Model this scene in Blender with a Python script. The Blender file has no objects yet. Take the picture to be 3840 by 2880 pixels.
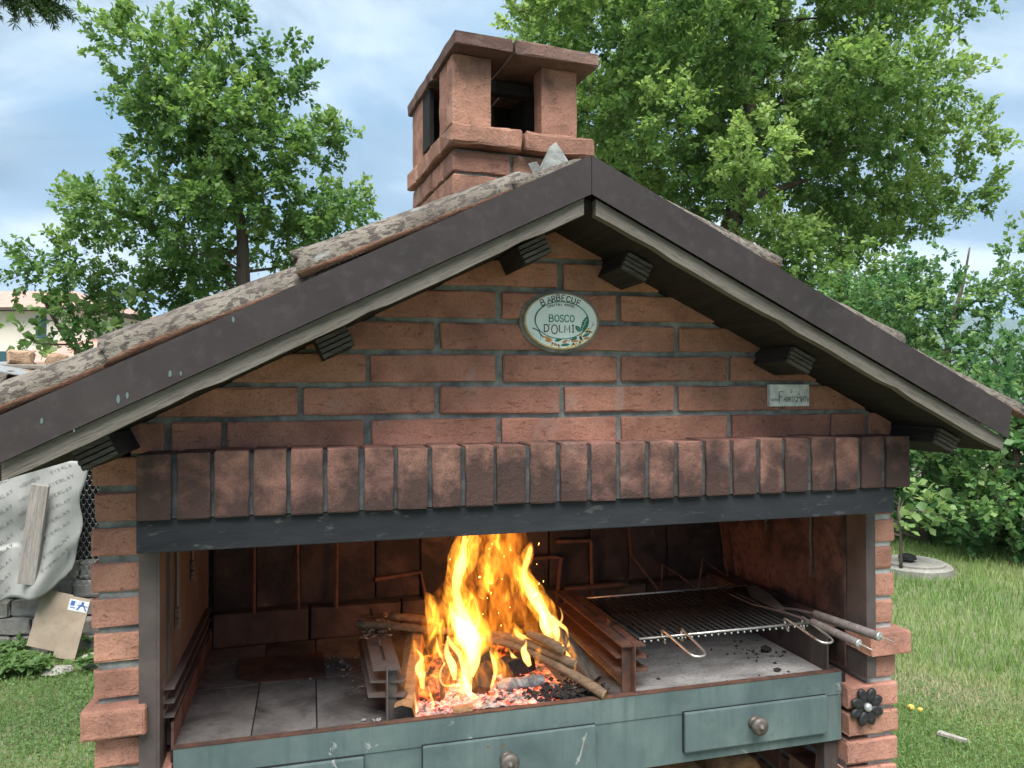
import bpy, bmesh, math, random
import numpy as np
from mathutils import Vector, Matrix, noise as mnoise

random.seed(7)
RNG = np.random.default_rng(11)
scene = bpy.context.scene
COL = scene.collection
PI = math.pi

# ------------------------------------------------------------------ camera
CAM_POS = Vector((0.2975, -1.4465, 1.6179))
def cam_basis(yaw, pitch, roll):
    r = Vector((math.cos(yaw), -math.sin(yaw), 0)); f = Vector((math.sin(yaw), math.cos(yaw), 0)); u = Vector((0, 0, 1))
    f2 = f * math.cos(pitch) + u * math.sin(pitch); u2 = -f * math.sin(pitch) + u * math.cos(pitch)
    return r * math.cos(roll) + u2 * math.sin(roll), -r * math.sin(roll) + u2 * math.cos(roll), f2
cr, cu, cf = cam_basis(0.2609, 0.0088, -0.004)
cam_d = bpy.data.cameras.new("camera"); cam = bpy.data.objects.new("camera", cam_d); COL.objects.link(cam)
cam_d.sensor_width = 36.0; cam_d.lens = 36 * 2818.75 / 3840
cam_d.clip_start = 0.02; cam_d.clip_end = 20000
m = Matrix((cr, cu, -cf)).transposed().to_4x4(); m.translation = CAM_POS
cam.matrix_world = m
scene.camera = cam

# ------------------------------------------------------------------ sky, sun, exposure
SUN_EL, SUN_AZ = math.radians(63), math.radians(198)      # azimuth measured clockwise from +Y: behind the viewer, a little left
world = bpy.data.worlds.new("World"); scene.world = world; world.use_nodes = True
wt = world.node_tree; wt.nodes.clear()
def wn(t, **k):
    n = wt.nodes.new(t)
    for a, b in k.items(): setattr(n, a, b)
    return n
wo = wn('ShaderNodeOutputWorld'); bg = wn('ShaderNodeBackground'); sky = wn('ShaderNodeTexSky', sky_type='NISHITA')
sky.sun_disc = False; sky.sun_elevation = SUN_EL; sky.sun_rotation = SUN_AZ; sky.air_density = 1.0; sky.dust_density = 0.6; sky.ozone_density = 1.5
tc = wn('ShaderNodeTexCoord'); sep = wn('ShaderNodeSeparateXYZ'); wt.links.new(tc.outputs['Generated'], sep.inputs[0])
def wmath(op, a, b=None, clamp=False):
    n = wn('ShaderNodeMath', operation=op); n.use_clamp = clamp
    for i, x in enumerate((a, b)):
        if x is None: continue
        if isinstance(x, (int, float)): n.inputs[i].default_value = x
        else: wt.links.new(x, n.inputs[i])
    return n.outputs[0]
zc = wmath('ADD', wmath('MAXIMUM', sep.outputs[2], 0.0), 0.22)
comb = wn('ShaderNodeCombineXYZ')
wt.links.new(wmath('DIVIDE', sep.outputs[0], zc), comb.inputs[0]); wt.links.new(wmath('DIVIDE', sep.outputs[1], zc), comb.inputs[1]); comb.inputs[2].default_value = 3.1
def wnoise(scale, detail, rough, dist):
    n = wn('ShaderNodeTexNoise'); n.inputs['Scale'].default_value = scale; n.inputs['Detail'].default_value = detail
    n.inputs['Roughness'].default_value = rough; n.inputs['Distortion'].default_value = dist; wt.links.new(comb.outputs[0], n.inputs['Vector']); return n.outputs['Fac']
def wramp(fac, stops):
    n = wn('ShaderNodeValToRGB'); el = n.color_ramp.elements
    el[0].position, el[0].color = stops[0][0], (*stops[0][1], 1); el[1].position, el[1].color = stops[-1][0], (*stops[-1][1], 1)
    for p, c in stops[1:-1]:
        e = el.new(p); e.color = (*c, 1)
    wt.links.new(fac, n.inputs[0]); return n.outputs[0]
cover = wramp(wnoise(0.7, 6, 0.52, 0.6), [(0.34, (0, 0, 0)), (0.52, (1, 1, 1))])
tone = wramp(wnoise(1.15, 7, 0.56, 0.5), [(0.34, (1.15, 1.65, 2.12)), (0.47, (1.75, 2.30, 2.80)), (0.62, (4.3, 4.75, 5.05))])
mx = wn('ShaderNodeMixRGB'); wt.links.new(cover, mx.inputs[0]); wt.links.new(tone, mx.inputs[2])
skyt = wn('ShaderNodeMixRGB', blend_type='MIX'); skyt.inputs[0].default_value = 0.8; wt.links.new(sky.outputs[0], skyt.inputs[1]); skyt.inputs[2].default_value = (0.95, 1.85, 2.7, 1)
wt.links.new(skyt.outputs[0], mx.inputs[1])
wt.links.new(mx.outputs[0], bg.inputs['Color']); bg.inputs['Strength'].default_value = 0.1
wt.links.new(bg.outputs[0], wo.inputs['Surface'])

sd = bpy.data.lights.new("sun", 'SUN'); sd.energy = 3.5; sd.angle = math.radians(45); sd.color = (1, 0.975, 0.94)
sun = bpy.data.objects.new("sun", sd); COL.objects.link(sun)
sdir = Vector((math.sin(SUN_AZ) * math.cos(SUN_EL), math.cos(SUN_AZ) * math.cos(SUN_EL), math.sin(SUN_EL)))
sun.rotation_euler = sdir.to_track_quat('Z', 'Y').to_euler(); sun.location = sdir * 30

scene.view_settings.view_transform = 'Standard'; scene.view_settings.look = 'None'
scene.view_settings.exposure = 1.48; scene.view_settings.gamma = 1.0; scene.view_settings.use_curve_mapping = False
scene.render.engine = 'CYCLES'
cy = scene.cycles
cy.use_denoising = True
cy.max_bounces = 8; cy.diffuse_bounces = 4; cy.glossy_bounces = 3; cy.transmission_bounces = 4; cy.volume_bounces = 0; cy.transparent_max_bounces = 12
cy.sample_clamp_indirect = 6.0

# ------------------------------------------------------------------ materials
MATS = {}
class NT:
    def __init__(s, name):
        s.m = bpy.data.materials.new(name); s.m.use_nodes = True; s.t = s.m.node_tree; s.t.nodes.clear()
        s.out = s.n('ShaderNodeOutputMaterial'); MATS[name] = s.m
    def n(s, t, **k):
        n = s.t.nodes.new(t)
        for a, b in k.items(): setattr(n, a, b)
        return n
    def L(s, a, b): s.t.links.new(a, b)
    def set(s, sock, v):
        if isinstance(v, bpy.types.NodeSocket): s.L(v, sock)
        elif isinstance(v, tuple) and len(v) == 3 and sock.type == 'RGBA': sock.default_value = (*v, 1)
        else: sock.default_value = v
    def math(s, op, a, b=0.0, clamp=False):
        n = s.n('ShaderNodeMath', operation=op); n.use_clamp = clamp; s.set(n.inputs[0], a); s.set(n.inputs[1], b); return n.outputs[0]
    def coord(s, kind='Object', spread=True, scale=(1, 1, 1)):
        c = s.n('ShaderNodeTexCoord').outputs[kind]
        if scale != (1, 1, 1):
            mp = s.n('ShaderNodeMapping'); mp.inputs['Scale'].default_value = scale; s.L(c, mp.inputs[0]); c = mp.outputs[0]
        if spread:
            oi = s.n('ShaderNodeObjectInfo'); v = s.n('ShaderNodeVectorMath', operation='MULTIPLY_ADD')
            cb = s.n('ShaderNodeCombineXYZ')
            for i in range(3): s.L(oi.outputs['Random'], cb.inputs[i])
            s.L(cb.outputs[0], v.inputs[0]); v.inputs[1].default_value = (37.0, 53.0, 71.0); s.L(c, v.inputs[2]); c = v.outputs[0]
        return c
    def rand(s): return s.n('ShaderNodeObjectInfo').outputs['Random']
    def noise(s, c, scale, detail=4, rough=0.55, dist=0.0):
        n = s.n('ShaderNodeTexNoise'); s.L(c, n.inputs['Vector'])
        n.inputs['Scale'].default_value = scale; n.inputs['Detail'].default_value = detail; n.inputs['Roughness'].default_value = rough; n.inputs['Distortion'].default_value = dist
        return n.outputs['Fac']
    def voro(s, c, scale, feature='F1'):
        n = s.n('ShaderNodeTexVoronoi', feature=feature); s.L(c, n.inputs['Vector']); n.inputs['Scale'].default_value = scale; return n.outputs['Distance']
    def ramp(s, fac, stops, interp='LINEAR'):
        n = s.n('ShaderNodeValToRGB'); cr_ = n.color_ramp; cr_.interpolation = interp; el = cr_.elements
        f = lambda c: (*c, 1) if isinstance(c, tuple) else (c, c, c, 1)
        el[0].position, el[0].color = stops[0][0], f(stops[0][1]); el[1].position, el[1].color = stops[-1][0], f(stops[-1][1])
        for p, c in stops[1:-1]:
            e = el.new(p); e.color = f(c)
        s.set(n.inputs[0], fac); return n.outputs[0]
    def mix(s, fac, a, b, blend='MIX'):
        n = s.n('ShaderNodeMixRGB', blend_type=blend); s.set(n.inputs[0], fac); s.set(n.inputs[1], a); s.set(n.inputs[2], b); return n.outputs[0]
    def hsv(s, col, h=0.5, sat=1.0, v=1.0):
        n = s.n('ShaderNodeHueSaturation'); s.set(n.inputs['Hue'], h); s.set(n.inputs['Saturation'], sat); s.set(n.inputs['Value'], v); s.set(n.inputs['Color'], col); return n.outputs[0]
    def bump(s, h, strength=0.4, dist=0.004, prev=None):
        n = s.n('ShaderNodeBump'); n.inputs['Strength'].default_value = strength; n.inputs['Distance'].default_value = dist; s.L(h, n.inputs['Height'])
        if prev is not None: s.L(prev, n.inputs['Normal'])
        return n.outputs[0]
    def done(s, col, rough=0.8, metal=0.0, normal=None, spec=0.4, **k):
        p = s.n('ShaderNodeBsdfPrincipled'); s.set(p.inputs['Base Color'], col); s.set(p.inputs['Roughness'], rough); s.set(p.inputs['Metallic'], metal)
        p.inputs['Specular IOR Level'].default_value = spec
        if normal is not None: s.L(normal, p.inputs['Normal'])
        for a, b in k.items(): s.set(p.inputs[a], b)
        s.L(p.outputs[0], s.out.inputs['Surface']); return s.m

def brick_mat(name, base, dark, soot=0.0, vary=0.16, value=1.0):
    t = NT(name); c = t.coord()
    n1 = t.noise(c, 9, 5, 0.6, 0.3); col = t.ramp(n1, [(0.30, dark), (0.48, base), (0.70, tuple(min(1, x * 1.3) for x in base))])
    n2 = t.noise(c, 240, 3, 0.6); col = t.mix(t.ramp(n2, [(0.34, 0.42), (0.52, 0.0)]), col, tuple(x * 0.42 for x in base))
    grain = t.noise(c, 520, 2, 0.5); col = t.mix(t.ramp(grain, [(0.64, 0.0), (0.74, 0.55)]), col, tuple(min(1, x * 1.5 + 0.05) for x in base))
    sp = t.voro(c, 120); col = t.mix(t.ramp(sp, [(0.05, 0.55), (0.10, 0.0)]), col, (0.5, 0.4, 0.33))
    r = t.rand(); col = t.hsv(col, t.math('ADD', 0.495, t.math('MULTIPLY', t.math('FRACT', t.math('MULTIPLY', r, 7.3)), 0.008)), 0.91, t.math('ADD', value - vary / 2, t.math('MULTIPLY', r, vary)))
    gp = t.n('ShaderNodeNewGeometry').outputs['Position']
    col = t.mix(t.ramp(t.noise(gp, 3.2, 5, 0.62, 0.4), [(0.48, 0.0), (0.72, 0.5)]), col, (0.075, 0.045, 0.038))
    col = t.mix(t.ramp(t.noise(gp, 7.5, 4, 0.6, 0.8), [(0.60, 0.0), (0.70, 0.30)]), col, (0.36, 0.30, 0.26))
    if soot > 0:
        g = t.n('ShaderNodeSeparateXYZ'); t.L(t.n('ShaderNodeTexCoord').outputs['Object'], g.inputs[0])
        low = t.math('MULTIPLY', t.math('ADD', g.outputs[2], 0.0), -7.0)
        f = t.math('ADD', t.math('ADD', low, t.math('MULTIPLY', t.noise(c, 17, 5, 0.6, 0.3), 2.3)), soot - 1.02)
        f = t.math('ADD', f, t.math('MULTIPLY', t.math('FRACT', t.math('MULTIPLY', r, 13.7)), 0.5))
        col = t.mix(t.ramp(f, [(0.0, 0.05), (1.0, 0.88)]), col, (0.030, 0.022, 0.021))
    tear = t.ramp(t.noise(t.coord('Object', True, (1.0, 1.0, 2.6)), 38, 5, 0.7, 1.2), [(0.60, 1.0), (0.68, 0.0)])
    col = t.mix(t.math('MULTIPLY', t.math('SUBTRACT', 1.0, tear), 0.12 if soot > 0 else 0.28), col, tuple(x * 0.4 for x in base))
    h1 = t.noise(c, 60, 5, 0.7, 0.2); h2 = t.ramp(t.voro(c, 55), [(0.0, 0.0), (0.22, 1.0)]); h3 = t.noise(c, 300, 3, 0.7)
    b = t.bump(tear, 0.3 if soot > 0 else 0.6, 0.004); b = t.bump(h2, 0.3, 0.003, b); b = t.bump(h1, 0.6, 0.006, b); b = t.bump(h3, 0.3, 0.0015, b)
    t.done(col, 0.92, 0, b, 0.2)
BR = (0.37, 0.157, 0.096); BD = (0.235, 0.094, 0.061)
brick_mat('brick', BR, BD)
brick_mat('brick_sooty', (0.31, 0.142, 0.102), (0.14, 0.070, 0.056), soot=0.48, vary=0.25)
brick_mat('brick_pillar', (0.395, 0.178, 0.115), (0.26, 0.108, 0.073))
brick_mat('brick_chimney', (0.325, 0.155, 0.100), (0.15, 0.078, 0.058), soot=0.0, vary=0.4, value=0.92)
brick_mat('cap_brick', (0.17, 0.095, 0.075), (0.040, 0.032, 0.030), vary=0.5, value=0.8)

def simple(name, stops, scale=20, rough=0.8, metal=0.0, bump=0.3, bdist=0.003, bscale=None, cscale=(1, 1, 1), spec=0.35, spread=True, detail=5, fine=None, kind='Object', spots=None):
    t = NT(name); c = t.coord(kind, spread, cscale)
    col = t.ramp(t.noise(c, scale, detail, 0.6, 0.3), stops)
    if fine: col = t.mix(t.ramp(t.noise(c, fine[0], 3, 0.6), [(0.5, 0.0), (0.7, fine[2])]), col, fine[1])
    if spots:
        sc, colr, lo, hi, amt = spots
        col = t.mix(t.ramp(t.noise(c, sc, 4, 0.65, 0.5), [(lo, 0.0), (hi, amt)]), col, colr)
    nb = t.bump(t.noise(c, bscale or scale * 6, 5, 0.65), bump, bdist) if bump else None
    return t.done(col, rough, metal, nb, spec)
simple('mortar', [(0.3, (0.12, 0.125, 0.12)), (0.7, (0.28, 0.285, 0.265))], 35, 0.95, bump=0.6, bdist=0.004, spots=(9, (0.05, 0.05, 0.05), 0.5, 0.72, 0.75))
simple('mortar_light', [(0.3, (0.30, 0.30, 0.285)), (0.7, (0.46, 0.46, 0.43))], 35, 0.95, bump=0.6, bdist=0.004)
simple('mortar_sooty', [(0.3, (0.025, 0.028, 0.030)), (0.7, (0.095, 0.102, 0.104))], 28, 0.95, bump=0.5)
simple('lintel_steel', [(0.3, (0.010, 0.011, 0.013)), (0.7, (0.028, 0.031, 0.036))], 7, 0.7, 0.0, spec=0.22, bump=0.4, bdist=0.004, bscale=30, spots=(40, (0.13, 0.12, 0.11), 0.60, 0.74, 0.6), cscale=(0.5, 1, 1.6))
simple('jamb_steel', [(0.3, (0.075, 0.060, 0.058)), (0.7, (0.125, 0.098, 0.090))], 14, 0.6, 0.2, bump=0.15, spots=(60, (0.16, 0.085, 0.05), 0.6, 0.74, 0.5))
simple('black_steel_and_gap_shade', [(0.3, (0.012, 0.012, 0.013)), (0.7, (0.03, 0.028, 0.027))], 20, 0.65, 0.3, bump=0.3)
simple('rusty_steel', [(0.3, (0.060, 0.030, 0.022)), (0.7, (0.125, 0.060, 0.040))], 30, 0.85, 0.1, bump=0.5, spots=(18, (0.04, 0.028, 0.025), 0.5, 0.66, 0.85))
simple('bright_steel', [(0.3, (0.42, 0.40, 0.37)), (0.7, (0.62, 0.60, 0.57))], 40, 0.38, 0.9, bump=0.1, spots=(25, (0.16, 0.09, 0.05), 0.55, 0.68, 0.8))
simple('soot_wall', [(0.3, (0.016, 0.012, 0.012)), (0.7, (0.055, 0.037, 0.032))], 6, 0.95, bump=0.8, bdist=0.006, spots=(9, (0.012, 0.010, 0.010), 0.48, 0.62, 0.85))
simple('soot_and_shade_black', [(0.3, (0.010, 0.009, 0.009)), (0.7, (0.022, 0.019, 0.018))], 10, 0.97, bump=0.3)
simple('firebrick', [(0.3, (0.045, 0.032, 0.028)), (0.7, (0.095, 0.066, 0.056))], 8, 0.95, bump=0.5, spots=(6, (0.02, 0.016, 0.015), 0.42, 0.62, 0.9))
simple('hearth_tile', [(0.3, (0.070, 0.062, 0.060)), (0.7, (0.150, 0.135, 0.130))], 9, 0.93, bump=0.4, fine=(60, (0.06, 0.052, 0.05), 0.6), spots=(6, (0.028, 0.023, 0.021), 0.50, 0.66, 0.9))
simple('ash_floor', [(0.3, (0.15, 0.14, 0.135)), (0.7, (0.34, 0.325, 0.31))], 9, 0.97, bump=0.7, cscale=(1, 2.2, 1), fine=(90, (0.08, 0.072, 0.07), 0.7))
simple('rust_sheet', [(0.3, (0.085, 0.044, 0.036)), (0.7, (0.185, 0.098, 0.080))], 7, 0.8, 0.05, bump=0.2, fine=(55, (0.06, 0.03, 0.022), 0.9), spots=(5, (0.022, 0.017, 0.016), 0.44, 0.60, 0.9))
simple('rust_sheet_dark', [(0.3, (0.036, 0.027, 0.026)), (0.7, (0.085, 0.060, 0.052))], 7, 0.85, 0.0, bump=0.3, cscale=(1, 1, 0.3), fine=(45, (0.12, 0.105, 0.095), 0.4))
t = NT('green_paint'); c = t.coord('Object', False)
col = t.ramp(t.noise(c, 5, 6, 0.6, 0.4), [(0.3, (0.060, 0.088, 0.090)), (0.5, (0.097, 0.133, 0.130)), (0.72, (0.156, 0.190, 0.182))])
st = t.coord('Object', False, (9, 9, 0.7)); col = t.mix(t.ramp(t.noise(st, 6, 4, 0.6), [(0.48, 0.0), (0.72, 0.6)]), col, (0.055, 0.088, 0.090))
col = t.mix(t.ramp(t.noise(c, 26, 5, 0.7), [(0.60, 0.0), (0.72, 0.6)]), col, (0.055, 0.085, 0.085))
col = t.mix(t.ramp(t.noise(c, 11, 6, 0.7, 0.6), [(0.645, 0.0), (0.665, 0.7)]), col, (0.33, 0.33, 0.31))
col = t.mix(t.ramp(t.noise(c, 42, 4, 0.7, 0.3), [(0.69, 0.0), (0.72, 0.9)]), col, (0.14, 0.07, 0.04))
t.done(col, 0.48, 0.0, t.bump(t.noise(c, 90, 4, 0.6), 0.12, 0.002), 0.4)
simple('fascia_metal', [(0.3, (0.026, 0.021, 0.021)), (0.7, (0.044, 0.036, 0.035))], 4, 0.6, 0.0, bump=0.25, bdist=0.004, bscale=9, spec=0.22, spread=False, fine=(38, (0.06, 0.053, 0.052), 0.4), spots=(55, (0.28, 0.34, 0.34), 0.76, 0.775, 0.6))
def wood(name, stops, axis=0, rough=0.9, sc=60, dk=0.55, tilt=None):
    t = NT(name); k = [5.0, 5.0, 5.0]; k[axis] = 0.35
    if tilt is None: c = t.coord('Object', True, tuple(k))
    else:
        m1 = t.n('ShaderNodeMapping'); m1.inputs['Rotation'].default_value = (0, tilt, 0); t.L(t.n('ShaderNodeTexCoord').outputs['Object'], m1.inputs[0])
        m2 = t.n('ShaderNodeMapping'); m2.inputs['Scale'].default_value = tuple(k); t.L(m1.outputs[0], m2.inputs[0]); c = m2.outputs[0]
    col = t.ramp(t.noise(c, sc / 5, 6, 0.65, 0.4), stops)
    g = t.noise(c, sc, 4, 0.6); col = t.mix(t.ramp(g, [(0.5, 0.0), (0.7, dk)]), col, tuple(x * 0.4 for x in stops[0][1]))
    t.done(col, rough, 0, t.bump(g, 0.5, 0.003), 0.2)
wood('weathered_wood', [(0.3, (0.165, 0.145, 0.120)), (0.7, (0.27, 0.245, 0.208))], dk=0.5)
for sg, nm in ((-1, 'verge_wood_rising'), (1, 'verge_wood_falling')): wood(nm, [(0.3, (0.105, 0.092, 0.078)), (0.7, (0.190, 0.171, 0.146))], 0, dk=0.65, sc=75, tilt=-sg * math.atan(0.49))
wood('dark_wood', [(0.3, (0.045, 0.036, 0.030)), (0.7, (0.11, 0.092, 0.078))], 1)
wood('purlin_end', [(0.3, (0.055, 0.049, 0.044)), (0.7, (0.13, 0.117, 0.105))], 0)
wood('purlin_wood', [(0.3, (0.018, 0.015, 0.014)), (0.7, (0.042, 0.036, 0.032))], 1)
wood('grey_plank', [(0.3, (0.21, 0.185, 0.165)), (0.7, (0.38, 0.345, 0.31))], 2)
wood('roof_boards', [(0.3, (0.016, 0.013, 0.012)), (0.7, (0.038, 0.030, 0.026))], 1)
wood('log_wood', [(0.3, (0.17, 0.085, 0.04)), (0.7, (0.34, 0.19, 0.095))], 0)
wood('bark', [(0.3, (0.055, 0.042, 0.034)), (0.7, (0.13, 0.10, 0.08))], 2, sc=50)
wood('stick_bark', [(0.3, (0.10, 0.065, 0.042)), (0.7, (0.22, 0.155, 0.105))], 0, sc=80)
wood('handle_wood', [(0.3, (0.085, 0.068, 0.062)), (0.7, (0.17, 0.145, 0.135))], 0, 0.55)
wood('fresh_wood', [(0.3, (0.36, 0.20, 0.09)), (0.7, (0.58, 0.36, 0.18))], 0)
simple('char', [(0.3, (0.008, 0.007, 0.007)), (0.7, (0.028, 0.024, 0.022))], 40, 0.8, bump=0.8, bdist=0.006, spots=(30, (0.30, 0.28, 0.27), 0.62, 0.75, 0.7))
simple('ash_grey', [(0.3, (0.14, 0.135, 0.135)), (0.7, (0.36, 0.35, 0.345))], 50, 0.97, bump=0.6, spots=(25, (0.05, 0.045, 0.045), 0.5, 0.65, 0.9))
t = NT('roof_tile'); c = t.coord()
col = t.ramp(t.noise(c, 7, 5, 0.6, 0.3), [(0.3, (0.140, 0.120, 0.098)), (0.7, (0.265, 0.238, 0.196))])
col = t.mix(t.ramp(t.noise(c, 62, 4, 0.62, 0.3), [(0.50, 0.0), (0.545, 0.9)]), col, (0.075, 0.062, 0.055))
col = t.mix(t.ramp(t.noise(c, 9, 5, 0.65, 0.2), [(0.50, 0.0), (0.66, 0.85)]), col, (0.12, 0.10, 0.088))
col = t.mix(t.ramp(t.noise(c, 13, 3, 0.5), [(0.66, 0.0), (0.70, 0.7)]), col, (0.30, 0.32, 0.31))
t.done(col, 0.95, 0, t.bump(t.noise(c, 70, 5, 0.75), 1.0, 0.010), 0.15)
simple('tile_edge', [(0.3, (0.125, 0.060, 0.038)), (0.7, (0.235, 0.125, 0.080))], 22, 0.95, bump=0.8, bdist=0.005, spots=(16, (0.07, 0.045, 0.035), 0.52, 0.66, 0.8))
simple('plaque_white', [(0.3, (0.62, 0.70, 0.66)), (0.7, (0.72, 0.78, 0.74))], 30, 0.28, bump=0.05, spec=0.5, spread=False)
simple('plaque_rim', [(0.3, (0.42, 0.27, 0.11)), (0.7, (0.60, 0.47, 0.27))], 60, 0.35, bump=0.05, spread=False)
simple('label_white', [(0.3, (0.40, 0.42, 0.42)), (0.7, (0.70, 0.72, 0.70))], 45, 0.5, bump=0.1, spread=False)
for nm, cl in dict(paint_dark=(0.055, 0.035, 0.035), paint_green=(0.035, 0.22, 0.14), paint_leaf=(0.02, 0.15, 0.085), paint_orange=(0.50, 0.22, 0.06), paint_yellow=(0.62, 0.42, 0.08), paint_pale=(0.62, 0.72, 0.66), paint_grey=(0.33, 0.32, 0.30), dropping=(0.085, 0.13, 0.13), paint_ink=(0.09, 0.095, 0.10), paint_print=(0.17, 0.172, 0.17), paint_blue=(0.06, 0.11, 0.36), iron_black=(0.018, 0.018, 0.019)).items():
    NT(nm).done(cl, 0.5)
simple('zinc', [(0.3, (0.30, 0.31, 0.31)), (0.7, (0.46, 0.47, 0.46))], 60, 0.45, 0.6, bump=0.1)
simple('knob_bronze', [(0.3, (0.055, 0.045, 0.040)), (0.7, (0.16, 0.135, 0.12))], 55, 0.45, 0.35, bump=0.3)
simple('concrete', [(0.3, (0.19, 0.175, 0.155)), (0.7, (0.31, 0.295, 0.265))], 10, 0.95, bump=0.6, bdist=0.01, fine=(60, (0.16, 0.15, 0.13), 0.6))
simple('stone_block', [(0.3, (0.17, 0.155, 0.14)), (0.7, (0.32, 0.30, 0.275))], 12, 0.95, bump=0.7, bdist=0.008)
simple('rough_brick', [(0.3, (0.30, 0.19, 0.12)), (0.7, (0.46, 0.31, 0.21))], 12, 0.95, bump=0.8, bdist=0.01)
simple('cardboard', [(0.3, (0.27, 0.21, 0.155)), (0.7, (0.37, 0.295, 0.22))], 8, 0.9, bump=0.1, fine=(30, (0.2, 0.16, 0.12), 0.4))
simple('tarp_cloth', [(0.3, (0.27, 0.27, 0.255)), (0.7, (0.37, 0.365, 0.345))], 5, 0.85, bump=0.5, bdist=0.002, bscale=160, spread=False)
simple('house_wall', [(0.3, (0.60, 0.53, 0.45)), (0.7, (0.70, 0.64, 0.56))], 0.6, 0.95, bump=0.2, bdist=0.02, spread=False)
simple('annex_wall', [(0.3, (0.36, 0.32, 0.25)), (0.7, (0.46, 0.41, 0.33))], 0.8, 0.95, bump=0.2, bdist=0.02, spread=False)
simple('house_roof', [(0.3, (0.33, 0.19, 0.155)), (0.7, (0.43, 0.27, 0.22))], 1.5, 0.9, bump=0.2, spread=False)
NT('shutter_green').done((0.025, 0.075, 0.085), 0.6)
simple('ground_soil', [(0.3, (0.125, 0.130, 0.075)), (0.5, (0.16, 0.175, 0.092)), (0.72, (0.26, 0.24, 0.16))], 1.6, 0.97, bump=0.8, bdist=0.03, bscale=40, fine=(9, (0.10, 0.13, 0.06), 0.6), spread=False, detail=8)
simple('hill_forest', [(0.3, (0.035, 0.060, 0.030)), (0.7, (0.075, 0.105, 0.05))], 0.02, 0.97, bump=0.0, spread=False)
simple('fruit_skin', [(0.3, (0.60, 0.30, 0.05)), (0.7, (0.75, 0.45, 0.10))], 40, 0.5, bump=0.05)
simple('wire_zinc', [(0.3, (0.30, 0.31, 0.31)), (0.7, (0.45, 0.46, 0.46))], 60, 0.5, 0.5, bump=0)

def leaf_mat(name, stops, trans=0.45, rough=0.5):
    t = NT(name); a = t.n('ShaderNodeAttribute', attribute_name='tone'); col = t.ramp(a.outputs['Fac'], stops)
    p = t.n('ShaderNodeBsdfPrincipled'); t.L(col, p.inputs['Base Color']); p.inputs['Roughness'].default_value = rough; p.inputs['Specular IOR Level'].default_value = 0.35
    tr = t.n('ShaderNodeBsdfTranslucent'); t.L(t.hsv(col, 0.485, 1.1, 1.5), tr.inputs['Color'])
    ms = t.n('ShaderNodeMixShader'); ms.inputs[0].default_value = trans; t.L(p.outputs[0], ms.inputs[1]); t.L(tr.outputs[0], ms.inputs[2]); t.L(ms.outputs[0], t.out.inputs['Surface'])
leaf_mat('oak_leaf', [(0, (0.052, 0.120, 0.036)), (0.5, (0.102, 0.198, 0.056)), (0.85, (0.165, 0.275, 0.075)), (1, (0.23, 0.33, 0.10))])
leaf_mat('big_oak_leaf', [(0, (0.070, 0.145, 0.045)), (0.5, (0.130, 0.235, 0.068)), (0.85, (0.20, 0.315, 0.092)), (1, (0.26, 0.37, 0.12))])
leaf_mat('hedge_leaf', [(0, (0.045, 0.115, 0.042)), (0.5, (0.085, 0.185, 0.065)), (0.85, (0.15, 0.265, 0.09)), (1, (0.23, 0.34, 0.12))])
leaf_mat('fig_leaf', [(0, (0.08, 0.16, 0.05)), (0.5, (0.135, 0.225, 0.075)), (1, (0.23, 0.33, 0.12))], 0.45)
leaf_mat('grass_blade', [(0, (0.10, 0.190, 0.050)), (0.40, (0.165, 0.268, 0.072)), (0.68, (0.25, 0.315, 0.112)), (1, (0.46, 0.42, 0.27))], 0.35, 0.55)
leaf_mat('conifer_needle', [(0, (0.018, 0.050, 0.016)), (0.6, (0.035, 0.080, 0.022)), (1, (0.08, 0.13, 0.035))], 0.3)

def flame_mat(name, col, strength, streak=None):
    t = NT(name); e = t.n('ShaderNodeEmission'); t.set(e.inputs['Color'], col); e.inputs['Strength'].default_value = strength
    if streak:
        c = t.coord('Object', False, (1.0, 0.25, 0.32)); nz = t.noise(c, 46, 3, 0.6, 1.6)
        t.L(t.math('MULTIPLY', t.ramp(nz, streak), strength), e.inputs['Strength'])
    t.L(e.outputs[0], t.out.inputs['Volume'])
flame_mat('flame_soft', (1.0, 0.25, 0.018), 9.0, [(0.42, 0.04), (0.55, 0.35), (0.68, 1.0)])
flame_mat('flame_mid', (1.0, 0.34, 0.030), 30.0, [(0.38, 0.06), (0.52, 0.36), (0.66, 1.0)])
flame_mat('flame_core', (1.0, 0.50, 0.10), 85.0)
flame_mat('flame_wisp', (1.0, 0.52, 0.12), 120.0)
t = NT('ember'); c = t.coord('Object', False)
nz = t.noise(c, 55, 4, 0.6, 0.3); e = t.ramp(nz, [(0.42, (0.0, 0.0, 0.0)), (0.55, (0.55, 0.05, 0.012)), (0.72, (1.0, 0.22, 0.07))])
p = t.done(t.ramp(nz, [(0.35, (0.02, 0.018, 0.018)), (0.6, (0.35, 0.30, 0.29))]), 0.95, 0, t.bump(t.noise(c, 120, 4, 0.7), 0.6, 0.004))
pn = [n for n in t.t.nodes if n.type == 'BSDF_PRINCIPLED'][0]; t.L(e, pn.inputs['Emission Color']); pn.inputs['Emission Strength'].default_value = 1.1
t = NT('ash_mound'); c = t.coord('Object', False)
nz = t.noise(c, 30, 5, 0.65, 0.4); e = t.ramp(nz, [(0.50, (0.0, 0.0, 0.0)), (0.62, (0.6, 0.07, 0.02)), (0.78, (1.0, 0.28, 0.09))])
t.done(t.ramp(t.noise(c, 70, 4, 0.6), [(0.35, (0.06, 0.055, 0.053)), (0.6, (0.34, 0.32, 0.31))]), 0.97, 0, t.bump(t.noise(c, 160, 4, 0.7), 0.8, 0.004))
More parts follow.
